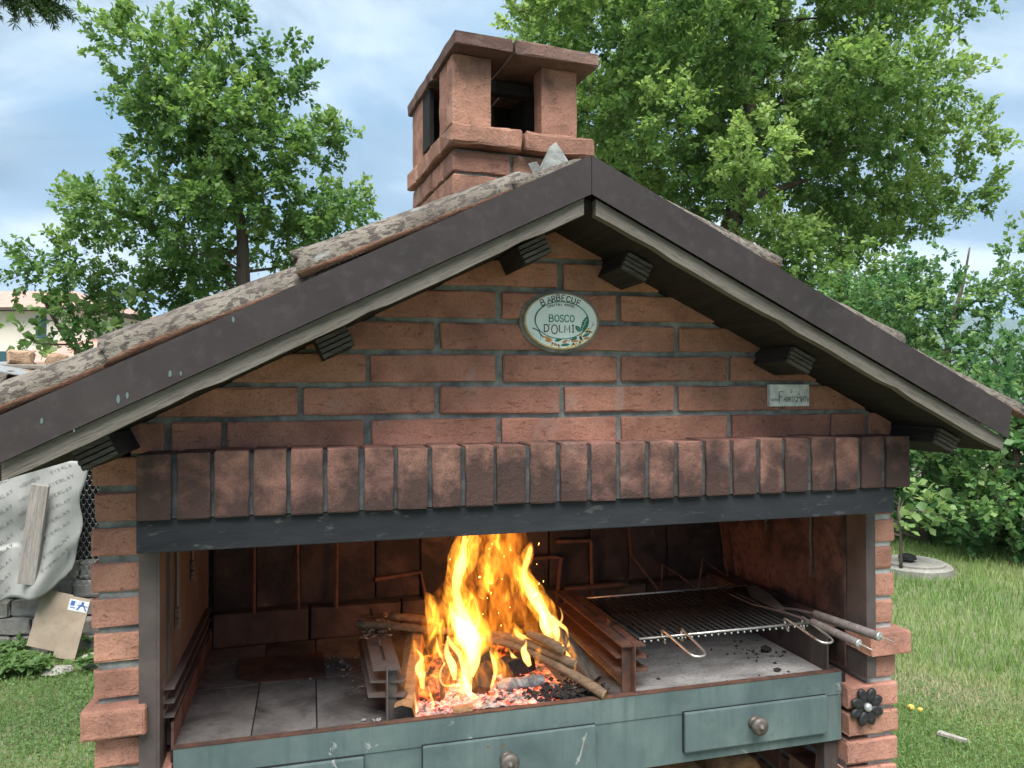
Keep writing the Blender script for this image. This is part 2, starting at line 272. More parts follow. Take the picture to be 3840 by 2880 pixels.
pn = [n for n in t.t.nodes if n.type == 'BSDF_PRINCIPLED'][0]; t.L(e, pn.inputs['Emission Color']); pn.inputs['Emission Strength'].default_value = 1.1
t = NT('glow_log'); c = t.coord('Object', False)
nz = t.noise(c, 38, 5, 0.65, 0.5); e = t.ramp(nz, [(0.5, (0, 0, 0)), (0.62, (0.9, 0.10, 0.015)), (0.78, (1.0, 0.34, 0.06))])
t.done(t.ramp(nz, [(0.3, (0.02, 0.016, 0.014)), (0.5, (0.09, 0.05, 0.03))]), 0.9, 0, t.bump(t.noise(c, 90, 4, 0.7), 0.8, 0.005))
pn = [n for n in t.t.nodes if n.type == 'BSDF_PRINCIPLED'][0]; t.L(e, pn.inputs['Emission Color']); pn.inputs['Emission Strength'].default_value = 1.0
t = NT('spark'); e = t.n('ShaderNodeEmission'); t.set(e.inputs['Color'], (1.0, 0.5, 0.12)); e.inputs['Strength'].default_value = 3.0; t.L(e.outputs[0], t.out.inputs['Surface'])

# ------------------------------------------------------------------ geometry helpers
def world_mat(o):
    b = o.matrix_basis.copy()
    return b if o.parent is None else world_mat(o.parent) @ o.matrix_parent_inverse @ b
def link(name, data, mat=None, parent=None, loc=None, rot=None, scl=None):
    """links an object; loc and rot are world placements, parents keep them"""
    o = bpy.data.objects.new(name, data); COL.objects.link(o)
    if loc is not None: o.location = loc
    if rot is not None: o.rotation_euler = rot
    if scl is not None: o.scale = scl
    if parent is not None:
        o.parent = parent; o.matrix_parent_inverse = world_mat(parent).inverted()
    if mat is not None and data is not None and not data.materials: data.materials.append(MATS[mat])
    return o
def tag(o, label=None, cat=None, group=None, kind=None):
    if label: o['label'] = label
    if cat: o['category'] = cat
    if group: o['group'] = group
    if kind: o['kind'] = kind
    return o
def thing(name, label, cat, loc=(0, 0, 0), group=None):
    return tag(link(name, None, loc=loc), label, cat, group)

class MB:
    def __init__(s): s.v = []; s.f = []; s.mi = []
    def add(s, vs, fs, mi=0):
        k = len(s.v); s.v += [tuple(p) for p in vs]; s.f += [tuple(i + k for i in f) for f in fs]; s.mi += [mi] * len(fs); return s
    def box(s, a, b, mi=0, M=None):
        (x0, y0, z0), (x1, y1, z1) = a, b
        vs = [Vector(p) for p in ((x0, y0, z0), (x1, y0, z0), (x1, y1, z0), (x0, y1, z0), (x0, y0, z1), (x1, y0, z1), (x1, y1, z1), (x0, y1, z1))]
        if M is not None: vs = [M @ v for v in vs]
        return s.add(vs, [(0, 3, 2, 1), (4, 5, 6, 7), (0, 1, 5, 4), (1, 2, 6, 5), (2, 3, 7, 6), (3, 0, 4, 7)], mi)
    def prism(s, pts, y0, y1, mi=0, ax='y'):
        n = len(pts)
        g = (lambda p, q: (p[0], q, p[1])) if ax == 'y' else ((lambda p, q: (p[0], p[1], q)) if ax == 'z' else (lambda p, q: (q, p[0], p[1])))
        vs = [g(p, y0) for p in pts] + [g(p, y1) for p in pts]
        fs = [tuple(range(n)), tuple(range(2 * n - 1, n - 1, -1))] + [(i, i + n, (i + 1) % n + n, (i + 1) % n) for i in range(n)]
        return s.add(vs, fs, mi)
    def tube(s, path, rad, n=8, flat=1.0, mi=0, ref=None, wob=0.0):
        path = [Vector(p) for p in path]; m_ = len(path)
        if isinstance(rad, (int, float)): rad = [rad] * m_
        vs = []; prev = None
        for i, p in enumerate(path):
            d = (path[min(i + 1, m_ - 1)] - path[max(i - 1, 0)]).normalized()
            if prev is None:
                a = Vector(ref) if ref is not None else (Vector((0, 0, 1)) if abs(d.z) < 0.9 else Vector((0, 1, 0)))
            else: a = prev
            a = (a - d * a.dot(d)).normalized(); prev = a; b = d.cross(a)
            for k in range(n):
                t_ = 2 * PI * k / n; w = 1 + (random.uniform(-wob, wob) if wob else 0)
                vs.append(p + a * (math.cos(t_) * rad[i] * flat * w) + b * (math.sin(t_) * rad[i] * w))
        fs = [(i * n + k, i * n + (k + 1) % n, (i + 1) * n + (k + 1) % n, (i + 1) * n + k) for i in range(m_ - 1) for k in range(n)]
        fs += [tuple(range(n - 1, -1, -1)), tuple(range((m_ - 1) * n, m_ * n))]
        return s.add(vs, fs, mi)
    def lathe(s, prof, n=20, M=None, mi=0):
        vs = [Vector((r * math.cos(2 * PI * k / n), r * math.sin(2 * PI * k / n), z)) for r, z in prof for k in range(n)]
        if M is not None: vs = [M @ v for v in vs]
        q = len(prof); fs = [(i * n + k, i * n + (k + 1) % n, (i + 1) * n + (k + 1) % n, (i + 1) * n + k) for i in range(q - 1) for k in range(n)]
        fs += [tuple(range(n - 1, -1, -1)), tuple(range((q - 1) * n, q * n))]
        return s.add(vs, fs, mi)
    def mesh(s, name, mats=None, smooth=False):
        me = bpy.data.meshes.new(name); me.from_pydata(s.v, [], s.f)
        for x in (mats or []): me.materials.append(MATS[x])
        if mats and len(mats) > 1: me.polygons.foreach_set('material_index', s.mi)
        if smooth: me.polygons.foreach_set('use_smooth', [True] * len(me.polygons))
        me.update(); return me
    def build(s, name, mat, parent=None, smooth=False, bevel=0.0, loc=None, rot=None):
        mats = mat if isinstance(mat, list) else [mat]
        me = s.mesh(name, mats, smooth)
        if bevel:
            bm = bmesh.new(); bm.from_mesh(me); bmesh.ops.recalc_face_normals(bm, faces=bm.faces)
            bmesh.ops.bevel(bm, geom=[e_ for e_ in bm.edges if e_.is_manifold and e_.calc_face_angle(0) > 0.5], offset=bevel, segments=2, profile=0.6, affect='EDGES'); bm.to_mesh(me); bm.free()
        else:
            bm = bmesh.new(); bm.from_mesh(me); bmesh.ops.recalc_face_normals(bm, faces=bm.faces); bm.to_mesh(me); bm.free()
        return link(name, me, None, parent, loc, rot)

def smooth_path(pts, k=5):
    """Catmull-Rom through tuples of any length"""
    P = [np.array(p, float) for p in pts]; P = [2 * P[0] - P[1]] + P + [2 * P[-1] - P[-2]]; out = []
    for i in range(1, len(P) - 2):
        a, b, c, d = P[i - 1], P[i], P[i + 1], P[i + 2]
        for j in range(k):
            t_ = j / k; out.append(0.5 * (2 * b + (c - a) * t_ + (2 * a - 5 * b + 4 * c - d) * t_ ** 2 + (3 * b - a - 3 * c + d) * t_ ** 3))
    out.append(P[-2]); return out

_bc = {}
def brick_mesh(dx, dy, dz, mat, var=0, bev=0.004, jit=0.0008, cuts=4):
    key = (round(dx, 3), round(dy, 3), round(dz, 3), mat, var % 4)
    if key in _bc: return _bc[key]
    rs = random.Random(hash(key[:3]) % 9999 + var)
    bm = bmesh.new(); bmesh.ops.create_cube(bm, size=1.0)
    for v in bm.verts: v.co = Vector((v.co.x * dx, v.co.y * dy, v.co.z * dz))
    L_ = max(dx, dy, dz); ax = 0 if dx == L_ else (1 if dy == L_ else 2)
    if cuts:
        es = [e_ for e_ in bm.edges if abs((e_.verts[0].co - e_.verts[1].co)[ax]) > L_ * 0.9]
        bmesh.ops.subdivide_edges(bm, edges=es, cuts=cuts, use_grid_fill=True)
    bmesh.ops.recalc_face_normals(bm, faces=bm.faces)
    sharp = [e_ for e_ in bm.edges if len(e_.link_faces) == 2 and e_.calc_face_angle(0) > 1.0]
    bmesh.ops.bevel(bm, geom=sharp, offset=min(bev, min(dx, dy, dz) * 0.2), segments=2, profile=0.55, affect='EDGES')
    for v in bm.verts: v.co += Vector((max(-1.8 * jit, min(1.8 * jit, rs.gauss(0, jit))), rs.gauss(0, jit * 0.6), rs.gauss(0, jit)))
    me = bpy.data.meshes.new('brick'); bm.to_mesh(me); bm.free(); me.materials.append(MATS[mat])
    me.update()
    _bc[key] = me; return me
def brick(a, b, mat, parent, name='brick', M=None, tilt=0.006, **k):
    d = [b[i] - a[i] for i in range(3)]; c = Vector([(a[i] + b[i]) / 2 for i in range(3)])
    me = brick_mesh(*d, mat, random.randrange(4), **k)
    o = link(name, me, None, None, c, (random.gauss(0, tilt * 0.5), random.gauss(0, tilt), random.gauss(0, tilt * 0.5)))
    if M is not None: o.matrix_basis = M @ o.matrix_basis
    o.parent = parent; o.matrix_parent_inverse = world_mat(parent).inverted()
    return o

# ------------------------------------------------------------------ setting: ground and far hills
def ground():
    n = 70; vs = []; fs = []
    ax = [math.copysign(abs(t_) ** 3.2 * 6000, t_) for t_ in np.linspace(-1, 1, n)]
    for y in ax:
        for x in ax:
            r = math.hypot(x, y); z = 0.0
            if r > 25: z = -min(60, (r - 25) * 0.06) + mnoise.noise(Vector((x * 0.004, y * 0.004, 0))) * min(12, (r - 25) * 0.05)
            if x < -3 and 20 < r < 90: z = max(z, -0.4)
            vs.append((x, y, z))
    for j in range(n - 1):
        for i in range(n - 1): fs.append((j * n + i, j * n + i + 1, (j + 1) * n + i + 1, (j + 1) * n + i))
    me = bpy.data.meshes.new('ground'); me.from_pydata(vs, [], fs); me.polygons.foreach_set('use_smooth', [True] * len(fs))
    tag(link('ground', me, 'ground_soil'), 'grassy ground around the brick barbecue running out to the valley', kind='structure')
ground()
def hills():
    n = 90; rows = 14; vs = []; fs = []
    for j in range(rows):
        for i in range(n):
            a = math.radians(-70 + 160 * i / (n - 1)); t_ = j / (rows - 1); R_ = 2300 + 1500 * t_
            h = (300 + 90 * mnoise.noise(Vector((a * 3.1, 0.3, 0))) + 50 * mnoise.noise(Vector((a * 9, 2.3, 0)))) * math.sin(t_ * PI * 0.5) ** 1.4 - 62 * (1 - t_) + 14 * mnoise.noise(Vector((a * 30, t_ * 8, 1)))
            vs.append((R_ * math.sin(a), R_ * math.cos(a), h))
    for j in range(rows - 1):
        for i in range(n - 1): fs.append((j * n + i, j * n + i + 1, (j + 1) * n + i + 1, (j + 1) * n + i))
    me = bpy.data.meshes.new('hills'); me.from_pydata(vs, [], fs); me.polygons.foreach_set('use_smooth', [True] * len(fs))
    tag(link('hills', me, 'hill_forest'), 'wooded hills far across the valley', kind='structure')
hills()

# ------------------------------------------------------------------ the brick barbecue
RX, RZ, RS, FY = 0.805, 2.058, 0.49, -0.13           # ridge x, top of fascia at the ridge, slope, front plane of the roof
BB = thing('brick_barbecue', 'large brick barbecue with gabled tile roof and square chimney', 'barbecue', (0.8, 0.45, 0))
def ztop(x): return RZ - RS * abs(x - RX)

# gable wall
gw = MB().prism([(-0.03, 1.40), (1.672, 1.40), (1.672, ztop(1.672) - 0.10), (RX, RZ - 0.10), (-0.03, ztop(-0.03) - 0.10)], 0.102, 0.20).build('gable_wall', 'mortar', BB)
row_z = [(1.504 + 0.0668 * k, 1.504 + 0.0668 * k + 0.0555) for k in range(7)]
for k, (z0, z1) in enumerate(row_z):
    xs = [-0.036, 0.035] + [0.137 + 0.272 * i for i in range(6)] + [1.600, 1.676] if k == 0 else ([0.005 + 0.272 * i for i in range(7)] if k % 2 else [-0.135 + 0.272 * i for i in range(8)])
    half = (RZ - 0.085 - z1) / RS
    for a, b in zip(xs[:-1], xs[1:]):
        a2, b2 = max(a + 0.006, RX - half - 0.085, -0.034), min(b - 0.006, RX + half + 0.085, 1.676)
        if b2 - a2 < 0.03: continue
        jx = random.gauss(0, 0.0015)
        brick((a2 + jx, 0.093 + random.gauss(0, 0.0012), z0 + random.gauss(0, .0008)), (b2 + jx, 0.19, z1), 'brick', gw)

# projecting course of upright bricks
sc_ = MB().box((0.006, 0.008, 1.3925), (1.634, 0.10, 1.5055)).build('projecting_course', 'mortar_sooty', BB)
for i in range(25):
    a = i * 0.0655; w = 0.0565 if i < 24 else 0.066
    brick((a + random.gauss(0, .0012), random.gauss(0, 0.0015), 1.390 + random.gauss(0, .0008)), (a + w, 0.115, 1.510 + random.gauss(0, .001)), 'brick_sooty', sc_, tilt=0.003, bev=0.0032, jit=0.0006)

# steel lintel and jamb angles
MB().box((-0.002, 0.010, 1.332), (1.602, 0.017, 1.3915)).box((-0.002, 0.017, 1.332), (1.602, 0.125, 1.338)).build('lintel_beam', 'lintel_steel', BB, bevel=0.0015)
MB().box((-0.012, 0.080, 0.90), (0.019, 0.086, 1.345)).box((0.019, 0.080, 0.90), (0.024, 0.15, 1.345)).build('jamb_frame', 'jamb_steel', BB, bevel=0.001)
MB().box((1.588, 0.080, 0.925), (1.609, 0.086, 1.345)).box((1.583, 0.080, 0.925), (1.588, 0.15, 1.345)).build('jamb_frame', 'jamb_steel', BB, bevel=0.001)

# side walls
for side in (0, 1):
    xa, xb = ((-0.092, 0.016), (1.592, 1.676))[side]
    pitch = (0.0652, 0.0657)[side]
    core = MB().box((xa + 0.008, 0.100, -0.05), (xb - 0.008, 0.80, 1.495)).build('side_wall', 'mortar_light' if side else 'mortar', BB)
    for n in range(23):
        z1 = 1.4968 - pitch * n; z0 = z1 - 0.053
        x0, x1, y0 = xa, xb, 0.093
        if side and n >= 9: x0 = 1.532; y0 = 0.086
        if not side and n >= 9: x1 = 0.040
        if n == 7: x0, x1, y0 = (-0.104, 0.004, 0.060) if not side else (1.578, 1.694, 0.060)
        cuts_ = [y0, 0.093 + (0.235 if n % 2 else 0.12), 0.093 + (0.475 if n % 2 else 0.36), 0.093 + (0.71 if n % 2 else 0.60), 0.803]
        if n == 7: cuts_[1] = max(cuts_[1], 0.20)
        for q in range(4):
            ya, yb = cuts_[q], cuts_[q + 1] - 0.011
            if yb - ya < 0.03: continue
            xx0, xx1 = (x0, x1) if q == 0 else (xa, xb)
            j = random.gauss(0, 0.0025)
            brick((xx0 + j, ya, z0), (xx1 + j, yb, z1), 'brick_pillar', core, tilt=0.010, bev=0.005, jit=0.0011)
MB().box((-0.08, 0.80, -0.05), (1.665, 0.86, 1.60)).build('rear_wall', 'mortar', BB)

# firebox
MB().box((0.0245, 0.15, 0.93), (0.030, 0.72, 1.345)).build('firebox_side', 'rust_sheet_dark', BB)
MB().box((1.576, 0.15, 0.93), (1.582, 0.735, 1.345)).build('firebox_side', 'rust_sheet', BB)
MB().box((0.02, 0.12, 1.345), (1.588, 0.80, 1.365)).box((0.03, 0.205, 1.365), (1.56, 0.80, 1.40)).build('smoke_hood', 'soot_and_shade_black', BB)
bw = MB().box((0.03, 0.735, 0.90), (1.59, 0.80, 1.345)).build('back_wall', 'soot_and_shade_black', BB)
xs = [0.04, 0.150, 0.262, 0.365, 0.472, 0.60, 0.73, 0.86, 0.99, 1.12, 1.25, 1.38, 1.575]
for a, b in zip(xs[:-1], xs[1:]):
    brick((a + 0.002, 0.720 + random.uniform(-.003, .003), 1.03), (b - 0.002, 0.74, 1.34), 'soot_wall', bw, 'firebrick', tilt=0.002, cuts=0, jit=0.0006)
for i in range(6):
    a = 0.04 + i * 0.252
    brick((a + 0.002, 0.695 + random.uniform(-.003, .003), 0.935), (a + 0.249, 0.735, 1.022), 'firebrick', bw, 'firebrick', tilt=0.003, cuts=0, jit=0.0008)
for x in (0.148, 0.260, 0.365):
    MB().tube([(x + random.uniform(-.004, .004), 0.700, 1.335), (x, 0.698, 1.16), (x + random.uniform(-.003, .003), 0.690, 1.022)], 0.0055, 6).build('rod', 'rusty_steel', bw)
hf = MB().box((0.036, 0.118, 0.86), (1.552, 0.735, 0.9285)).build('hearth_floor', 'soot_wall', BB)
cols = [0.038, 0.181, 0.307, 0.46, 0.62, 0.78, 0.99]
for i, (a, b) in enumerate(zip(cols[:-1], cols[1:])):
    for y0, y1 in ((0.119, 0.405), (0.407, 0.694)):
        zt = 0.936 + random.uniform(-.0012, .0012)
        brick((a + 0.0012, y0, 0.925), (b - 0.0012, y1 - 0.002, zt), 'hearth_tile', hf, 'hearth_tile', tilt=0.001, cuts=0, jit=0.0003, bev=0.002)
brick((0.992, 0.119, 0.925), (1.50, 0.694, 0.936), 'ash_floor', hf, 'ash_slab', tilt=0.0005, cuts=0, jit=0.0003, bev=0.002)
MB().box((1.503, 0.122, 0.93), (1.508, 0.70, 1.035)).box((1.508, 0.50, 0.93), (1.518, 0.51, 1.03)).build('side_sheet', 'rust_sheet_dark', BB)
MB().box((1.512, 0.135, 1.036), (1.5755, 0.70, 1.0405)).box((1.5085, 0.135, 1.020), (1.512, 0.70, 1.0405)).build('grill_rail', 'rusty_steel', BB)
for z in (1.053, 1.027, 1.000):
    MB().box((0.024, 0.112, z - 0.003), (0.044, 0.66, z)).box((0.024, 0.112, z), (0.027, 0.66, z + 0.012)).build('grill_rail', 'jamb_steel', BB)
MB().box((0.0365, 0.119, 0.932), (0.042, 0.69, 0.985)).build('side_sheet', 'rust_sheet', BB)
# drips of soot-caked chain hooks on the side sheets
for x, y, z0, z1, w in ((0.035, 0.20, 1.335, 1.15, 0.004), (0.035, 0.40, 1.335, 1.20, 0.0035), (1.571, 0.27, 1.30, 1.14, 0.004), (1.571, 0.47, 1.33, 1.22, 0.004)):
    mb = MB().tube([(x, y, z0), (x, y + .004, (z0 + z1) / 2), (x, y, z1 + 0.03)], w, 6)
    for q in range(4): mb.tube([(x, y - .004 + .004 * (q % 2), z1 + 0.034 - q * .011), (x, y + .003, z1 + 0.022 - q * .011)], w * 1.4, 5)
    mb.build('hook', 'jamb_steel', BB)

# green steel front with drawers
fp = MB().prism([(0.043, 0.772), (1.530, 0.775), (1.530, 0.9385), (0.043, 0.9375)], 0.106, 0.110)
fp.box((0.043, 0.104, 0.885), (1.530, 0.106, 0.9384)).box((0.0425, 0.110, 0.772), (1.530, 0.14, 0.776))
fpo = fp.build('front_panel', 'green_paint', BB, bevel=0.0008)
MB().box((0.043, 0.1035, 0.9386), (1.530, 0.120, 0.9412)).build('rim', 'rusty_steel', fpo)
def drawer(x0, x1, z0, z1, knob):
    d = MB().box((x0, 0.0915, z0), (x1, 0.1005, z1)).build('drawer', 'green_paint', BB, bevel=0.0022)
    MB().box((x0 - 0.0013, 0.1008, z0 - 0.0018), (x1 + 0.0012, 0.1036, z1 + 0.0008)).build('gap_shade_plate', 'black_steel_and_gap_shade', d)  # added black plate stands in for the shade in the gap around the drawer
    if knob:
        M = Matrix.Translation(((x0 + x1) / 2 - 0.012, 0.092, (z0 + z1) / 2 + 0.006)) @ Matrix.Rotation(PI / 2, 4, 'X')
        MB().lathe([(0.0, -0.001), (0.013, 0.0), (0.016, 0.003), (0.0125, 0.007), (0.009, 0.011), (0.012, 0.016), (0.0195, 0.021), (0.021, 0.026), (0.0185, 0.031), (0.012, 0.034), (0.0065, 0.033), (0.005, 0.037), (0.0, 0.038)], 20, M).build('knob', 'knob_bronze', d, smooth=True)
    return d
drawer(0.062, 0.398, 0.79, 0.884, False)
drawer(0.517, 0.894, 0.790, 0.889, True)
drawer(1.108, 1.480, 0.802, 0.890, True)
# lower store
MB().box((0.03, 0.14, 0.10), (1.53, 0.80, 0.14)).build('store_floor', 'soot_wall', BB)
MB().box((0.03, 0.76, 0.14), (1.53, 0.80, 0.86)).build('store_back', 'soot_and_shade_black', BB)
MB().box((1.492, 0.120, 0.14), (1.531, 0.145, 0.772)).build('store_frame', 'rust_sheet_dark', BB)
MB().box((1.5325, 0.096, 0.14), (1.537, 0.16, 0.774)).build('store_frame', 'jamb_steel', BB)

# roof
rf_pts = lambda dx, o0, o1: [(RX + dx, ztop(RX + dx) - o0), (RX, RZ - o0), (RX, RZ - o1), (RX + dx, ztop(RX + dx) - o1)]
DX = 0.985
roof = MB()
for s in (-1, 1): roof.prism(rf_pts(s * DX, 0.074, 0.098), FY + 0.03, 0.98)
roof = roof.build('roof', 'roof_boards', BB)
for s in (-1, 1):
    e = RX + s * DX
    # fascia: folded dark sheet, cut plumb at the ridge
    MB().prism([(e, ztop(e)), (RX + s * 0.0006, RZ), (RX + s * 0.0006, RZ - 0.073), (e - s * 0.012, ztop(e - s * 0.012) - 0.073)], FY, FY + 0.003).prism([(e, ztop(e)), (RX + s * 0.0006, RZ), (RX + s * 0.0006, RZ - 0.002), (e, ztop(e) - 0.002)], FY + 0.003, FY + 0.045).build('fascia', 'fascia_metal', roof)
    # weathered verge board under the fascia, its wavy front edge showing
    r0 = RX + s * 0.012; pts_t = []; pts_b = []
    for q in range(25):
        x = r0 + (e - s * 0.015 - r0) * q / 24
        wv = 0.004 * mnoise.noise(Vector((q * 0.35, s * 5, 0))) + (0.004 if q % 7 == 3 else 0)
        pts_t.append((x, ztop(x) - 0.0735)); pts_b.append((x, ztop(x) - 0.104 + wv))
    MB().prism(pts_t + pts_b[::-1], FY + 0.010, FY + 0.030).build('verge_board', 'verge_wood_rising' if s < 0 else 'verge_wood_falling', roof)
# bird droppings dried on the left fascia
for x, z, r_ in ((0.001, 1.607, 0.0042), (0.014, 1.613, 0.0034), (0.077, 1.647, 0.0036), (0.093, 1.648, 0.0024), (0.173, 1.737, 0.0032), (-0.107, 1.573, 0.0030), (0.199, 1.776, 0.0018), (-0.062, 1.558, 0.0018)):
    q_ = [(x + r_ * (0.75 + 0.4 * random.random()) * math.cos(t_) * 0.7, z + r_ * (0.8 + 0.5 * random.random()) * math.sin(t_) * 1.5) for t_ in np.linspace(0, 2 * PI, 11)[:-1]]
    MB().prism(q_, FY - 0.0008, FY + 0.0005).build('dropping', 'dropping', roof)
# ribbed purlin ends
for i, px in enumerate((0.708, 0.330, -0.056, 0.948, 1.332, 1.702)):
    s = -1 if px < RX else 1
    d = Vector((s, 0, -RS)).normalized(); nrm = Vector((s * RS, 0, 1)).normalized()
    c = Vector((px, 0, ztop(px) - 0.101)); w = 0.031; h = 0.038
    M = Matrix(((d.x * 1, 0, nrm.x, c.x), (0, 1, 0, 0), (d.z, 0, nrm.z, c.z), (0, 0, 0, 1)))
    mb = MB()
    y0 = (-0.055, -0.05, -0.07, -0.035, -0.035, -0.05)[i]
    mb.box((-w, y0 + 0.008, -h), (w, 0.95, 0), M=M)
    for q in range(4): mb.box((-w + 0.0015, y0 - 0.003 * (q % 2), -h + 0.0006 + q * h / 4), (w - 0.0015, y0 + 0.009, -h + (q + 0.78) * h / 4), 1, M=M)
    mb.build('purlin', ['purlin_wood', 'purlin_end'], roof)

# clay roof tiles
def tile_mesh(seed, length=0.40, r0=0.082, r1=0.068, th=0.017):
    rs = random.Random(seed); n, m_ = 12, 8; mb = MB(); rings = []
    for j in range(m_ + 1):
        t_ = j / m_; r = r0 + (r1 - r0) * t_
        for kk in range(-1, n + 2):
            k = min(max(kk, 0), n); sk = -0.020 if kk in (-1, n + 1) else 0.0
            a = PI * k / n; jj = rs.gauss(0, 0.0020); ch = rs.gauss(0, 0.004) if j in (0, m_) else 0
            for rr in (r + jj, r - th + jj * 0.5):
                rings.append((-t_ * length + ch, -math.cos(a) * rr, math.sin(a) * rr * 0.86 + sk + (rs.gauss(0, 0.0025) if k in (0, n) else 0)))
    n += 2; W = n + 1; idx = lambda j, k, o: (j * W + k) * 2 + o
    fs = []; mi = []
    for j in range(m_):
        for k in range(n):
            fs.append((idx(j, k, 0), idx(j, k + 1, 0), idx(j + 1, k + 1, 0), idx(j + 1, k, 0))); mi.append(1 if k in (0, n - 1) else 0)
            fs.append((idx(j, k, 1), idx(j + 1, k, 1), idx(j + 1, k + 1, 1), idx(j, k + 1, 1))); mi.append(1)
        for k in (0, n): fs.append((idx(j, k, 0), idx(j, k, 1), idx(j + 1, k, 1), idx(j + 1, k, 0))); mi.append(1)
    for j in (0, m_):
        for k in range(n): fs.append((idx(j, k, 0), idx(j, k + 1, 0), idx(j, k + 1, 1), idx(j, k, 1))); mi.append(1 if j else 0)
    me = bpy.data.meshes.new('roof_tile'); me.from_pydata(rings, [], fs); me.materials.append(MATS['roof_tile']); me.materials.append(MATS['tile_edge'])
    me.polygons.foreach_set('material_index', mi); me.polygons.foreach_set('use_smooth', [True] * len(fs)); me.update()
    bm = bmesh.new(); bm.from_mesh(me); bmesh.ops.recalc_face_normals(bm, faces=bm.faces); bm.to_mesh(me); bm.free(); return me
tile_var = [tile_mesh(40 + q) for q in range(4)]
def place_tile(s, d_low, y, up, flip=False, roll=0.0, yaw=0.0, ls=1.0, zs=1.0):
    """lower end at distance d_low (in x) from the ridge; up = lift above the fascia line"""
    x = RX + s * d_low; z = RZ - RS * d_low + up
    ang = math.atan(RS) - 0.045 if not flip else math.atan(RS)
    X = Vector((s * math.cos(ang), 0, -math.sin(ang))); Y = Vector((0, s, 0)); Z = X.cross(Y)
    if flip: Y = -Y; Z = -Z
    M = Matrix(((X.x, Y.x, Z.x, x), (X.y, Y.y, Z.y, y), (X.z, Y.z, Z.z, z), (0, 0, 0, 1))) @ Matrix.Rotation(roll, 4, 'X') @ Matrix.Rotation(yaw, 4, 'Z') @ Matrix.Diagonal((ls, 1, zs, 1))
    o = link('roof_tile', random.choice(tile_var)); o.matrix_basis = M; o.parent = roof; o.matrix_parent_inverse = world_mat(roof).inverted()
steps = {-1: (0.15, 0.525, 0.830, 1.10), 1: (0.11, 0.41, 0.715, 1.035)}
for s in (-1, 1):
    for r in range(5):
        yc = FY + 0.0885 + r * 0.215
        for q, d in enumerate(steps[s]):
            ls = min(1.12 if s < 0 else 1.0, (d - 0.012) / 0.36)
            place_tile(s, d, yc, (0.022 if s < 0 else 0.004) + 0.004 * (q % 2) - (0.015 if q == 0 else 0), ls=ls, zs=0.3 if q == 0 else (0.62 if s < 0 else 0.55), roll=random.gauss(0, 0.03) if r else (0.0 if s > 0 else -0.03), yaw=random.gauss(0, 0.012))
            if r < 4: place_tile(s, d + 0.01, yc + 0.1075, 0.006, flip=True, ls=ls)
        if s < 0:
            pass
# ridge tiles lie along y behind the chimney and a lump of bedding mortar shows at the gable end
def chunk(seed, c, size, squash=(1, 1, 1), n=2):
    rs = random.Random(seed); bm = bmesh.new(); bmesh.ops.create_icosphere(bm, subdivisions=n, radius=1.0)
    off = Vector((rs.uniform(0, 50), rs.uniform(0, 50), 0))
    for v in bm.verts:
        k = 1 + 0.45 * mnoise.noise(v.co * 1.3 + off) + 0.2 * mnoise.noise(v.co * 3.1 + off)
        v.co = Vector((v.co.x * squash[0], v.co.y * squash[1], v.co.z * squash[2])) * size * k + Vector(c)
    me = bpy.data.meshes.new('chunk'); bm.to_mesh(me); bm.free(); return me
o = MB().add([(0.728, -0.05, 2.035), (0.795, -0.055, 2.05), (0.80, 0.03, 2.05), (0.735, 0.03, 2.04), (0.752, -0.035, 2.098), (0.768, -0.03, 2.112), (0.79, -0.035, 2.078), (0.765, 0.02, 2.095)],
    [(0, 1, 6, 5, 4), (1, 2, 7, 5, 6), (2, 3, 7), (3, 0, 4, 7), (4, 5, 7), (0, 3, 2, 1)]).build('mortar_lump', 'mortar', roof)
MB().add([(0.716, -0.05, 2.036), (0.733, -0.052, 2.044), (0.73, -0.03, 2.046), (0.706, -0.045, 2.060), (0.722, -0.05, 2.064), (0.718, -0.02, 2.058)], [(0, 1, 4, 3), (1, 2, 5, 4), (2, 0, 3, 5), (3, 4, 5), (0, 2, 1)]).build('mortar_lump', 'mortar', roof)
def ridge_mesh():
    me = tile_var[2]; return me
for yy in (0.98,):
    o = link('ridge_tile', tile_var[int(yy * 10) % 4], None, None, (RX, yy, RZ + 0.005), (0.0, 0.0, PI / 2)); o.parent = roof; o.matrix_parent_inverse = world_mat(roof).inverted()

# chimney
CM = Matrix.Translation((0.630, 0.348, 0)) @ Matrix.Rotation(math.radians(5.5), 4, 'Z')
mb = MB()
cw, cd, ctop = 0.350, 0.43, 2.205
for a, b in (((0.008, 0.008), (cw - .008, 0.10)), ((0.008, cd - 0.10), (cw - .008, cd - .008)), ((0.008, 0.10), (0.10, cd - 0.10)), ((cw - 0.10, 0.10), (cw - .008, cd - 0.10))):
    mb.box((a[0], a[1], 1.62), (b[0], b[1], ctop + 0.004), M=CM)
ch = mb.build('chimney', 'mortar', BB)
z = ctop; row = 0
while z > 1.86:
    z0 = z - 0.051; o_ = 0.0 if row % 2 == 0 else 0.09
    for a, b in ([(0, 0.150), (0.158, cw)] if row % 2 == 0 else [(0, 0.235), (0.243, cw)]):
        brick((a, 0, z0), (b, 0.09, z), 'brick_chimney', ch, M=CM); brick((a, cd - 0.09, z0), (b, cd, z), 'brick_chimney', ch, M=CM)
    for a, b in ([(0.098, 0.26), (0.268, cd - 0.098)] if row % 2 else [(0.098, 0.20), (0.208, cd - 0.098)]):
        brick((0, a, z0), (0.09, b, z), 'brick_chimney', ch, M=CM); brick((cw - 0.09, a, z0), (cw, b, z), 'brick_chimney', ch, M=CM)
    z -= 0.059; row += 1
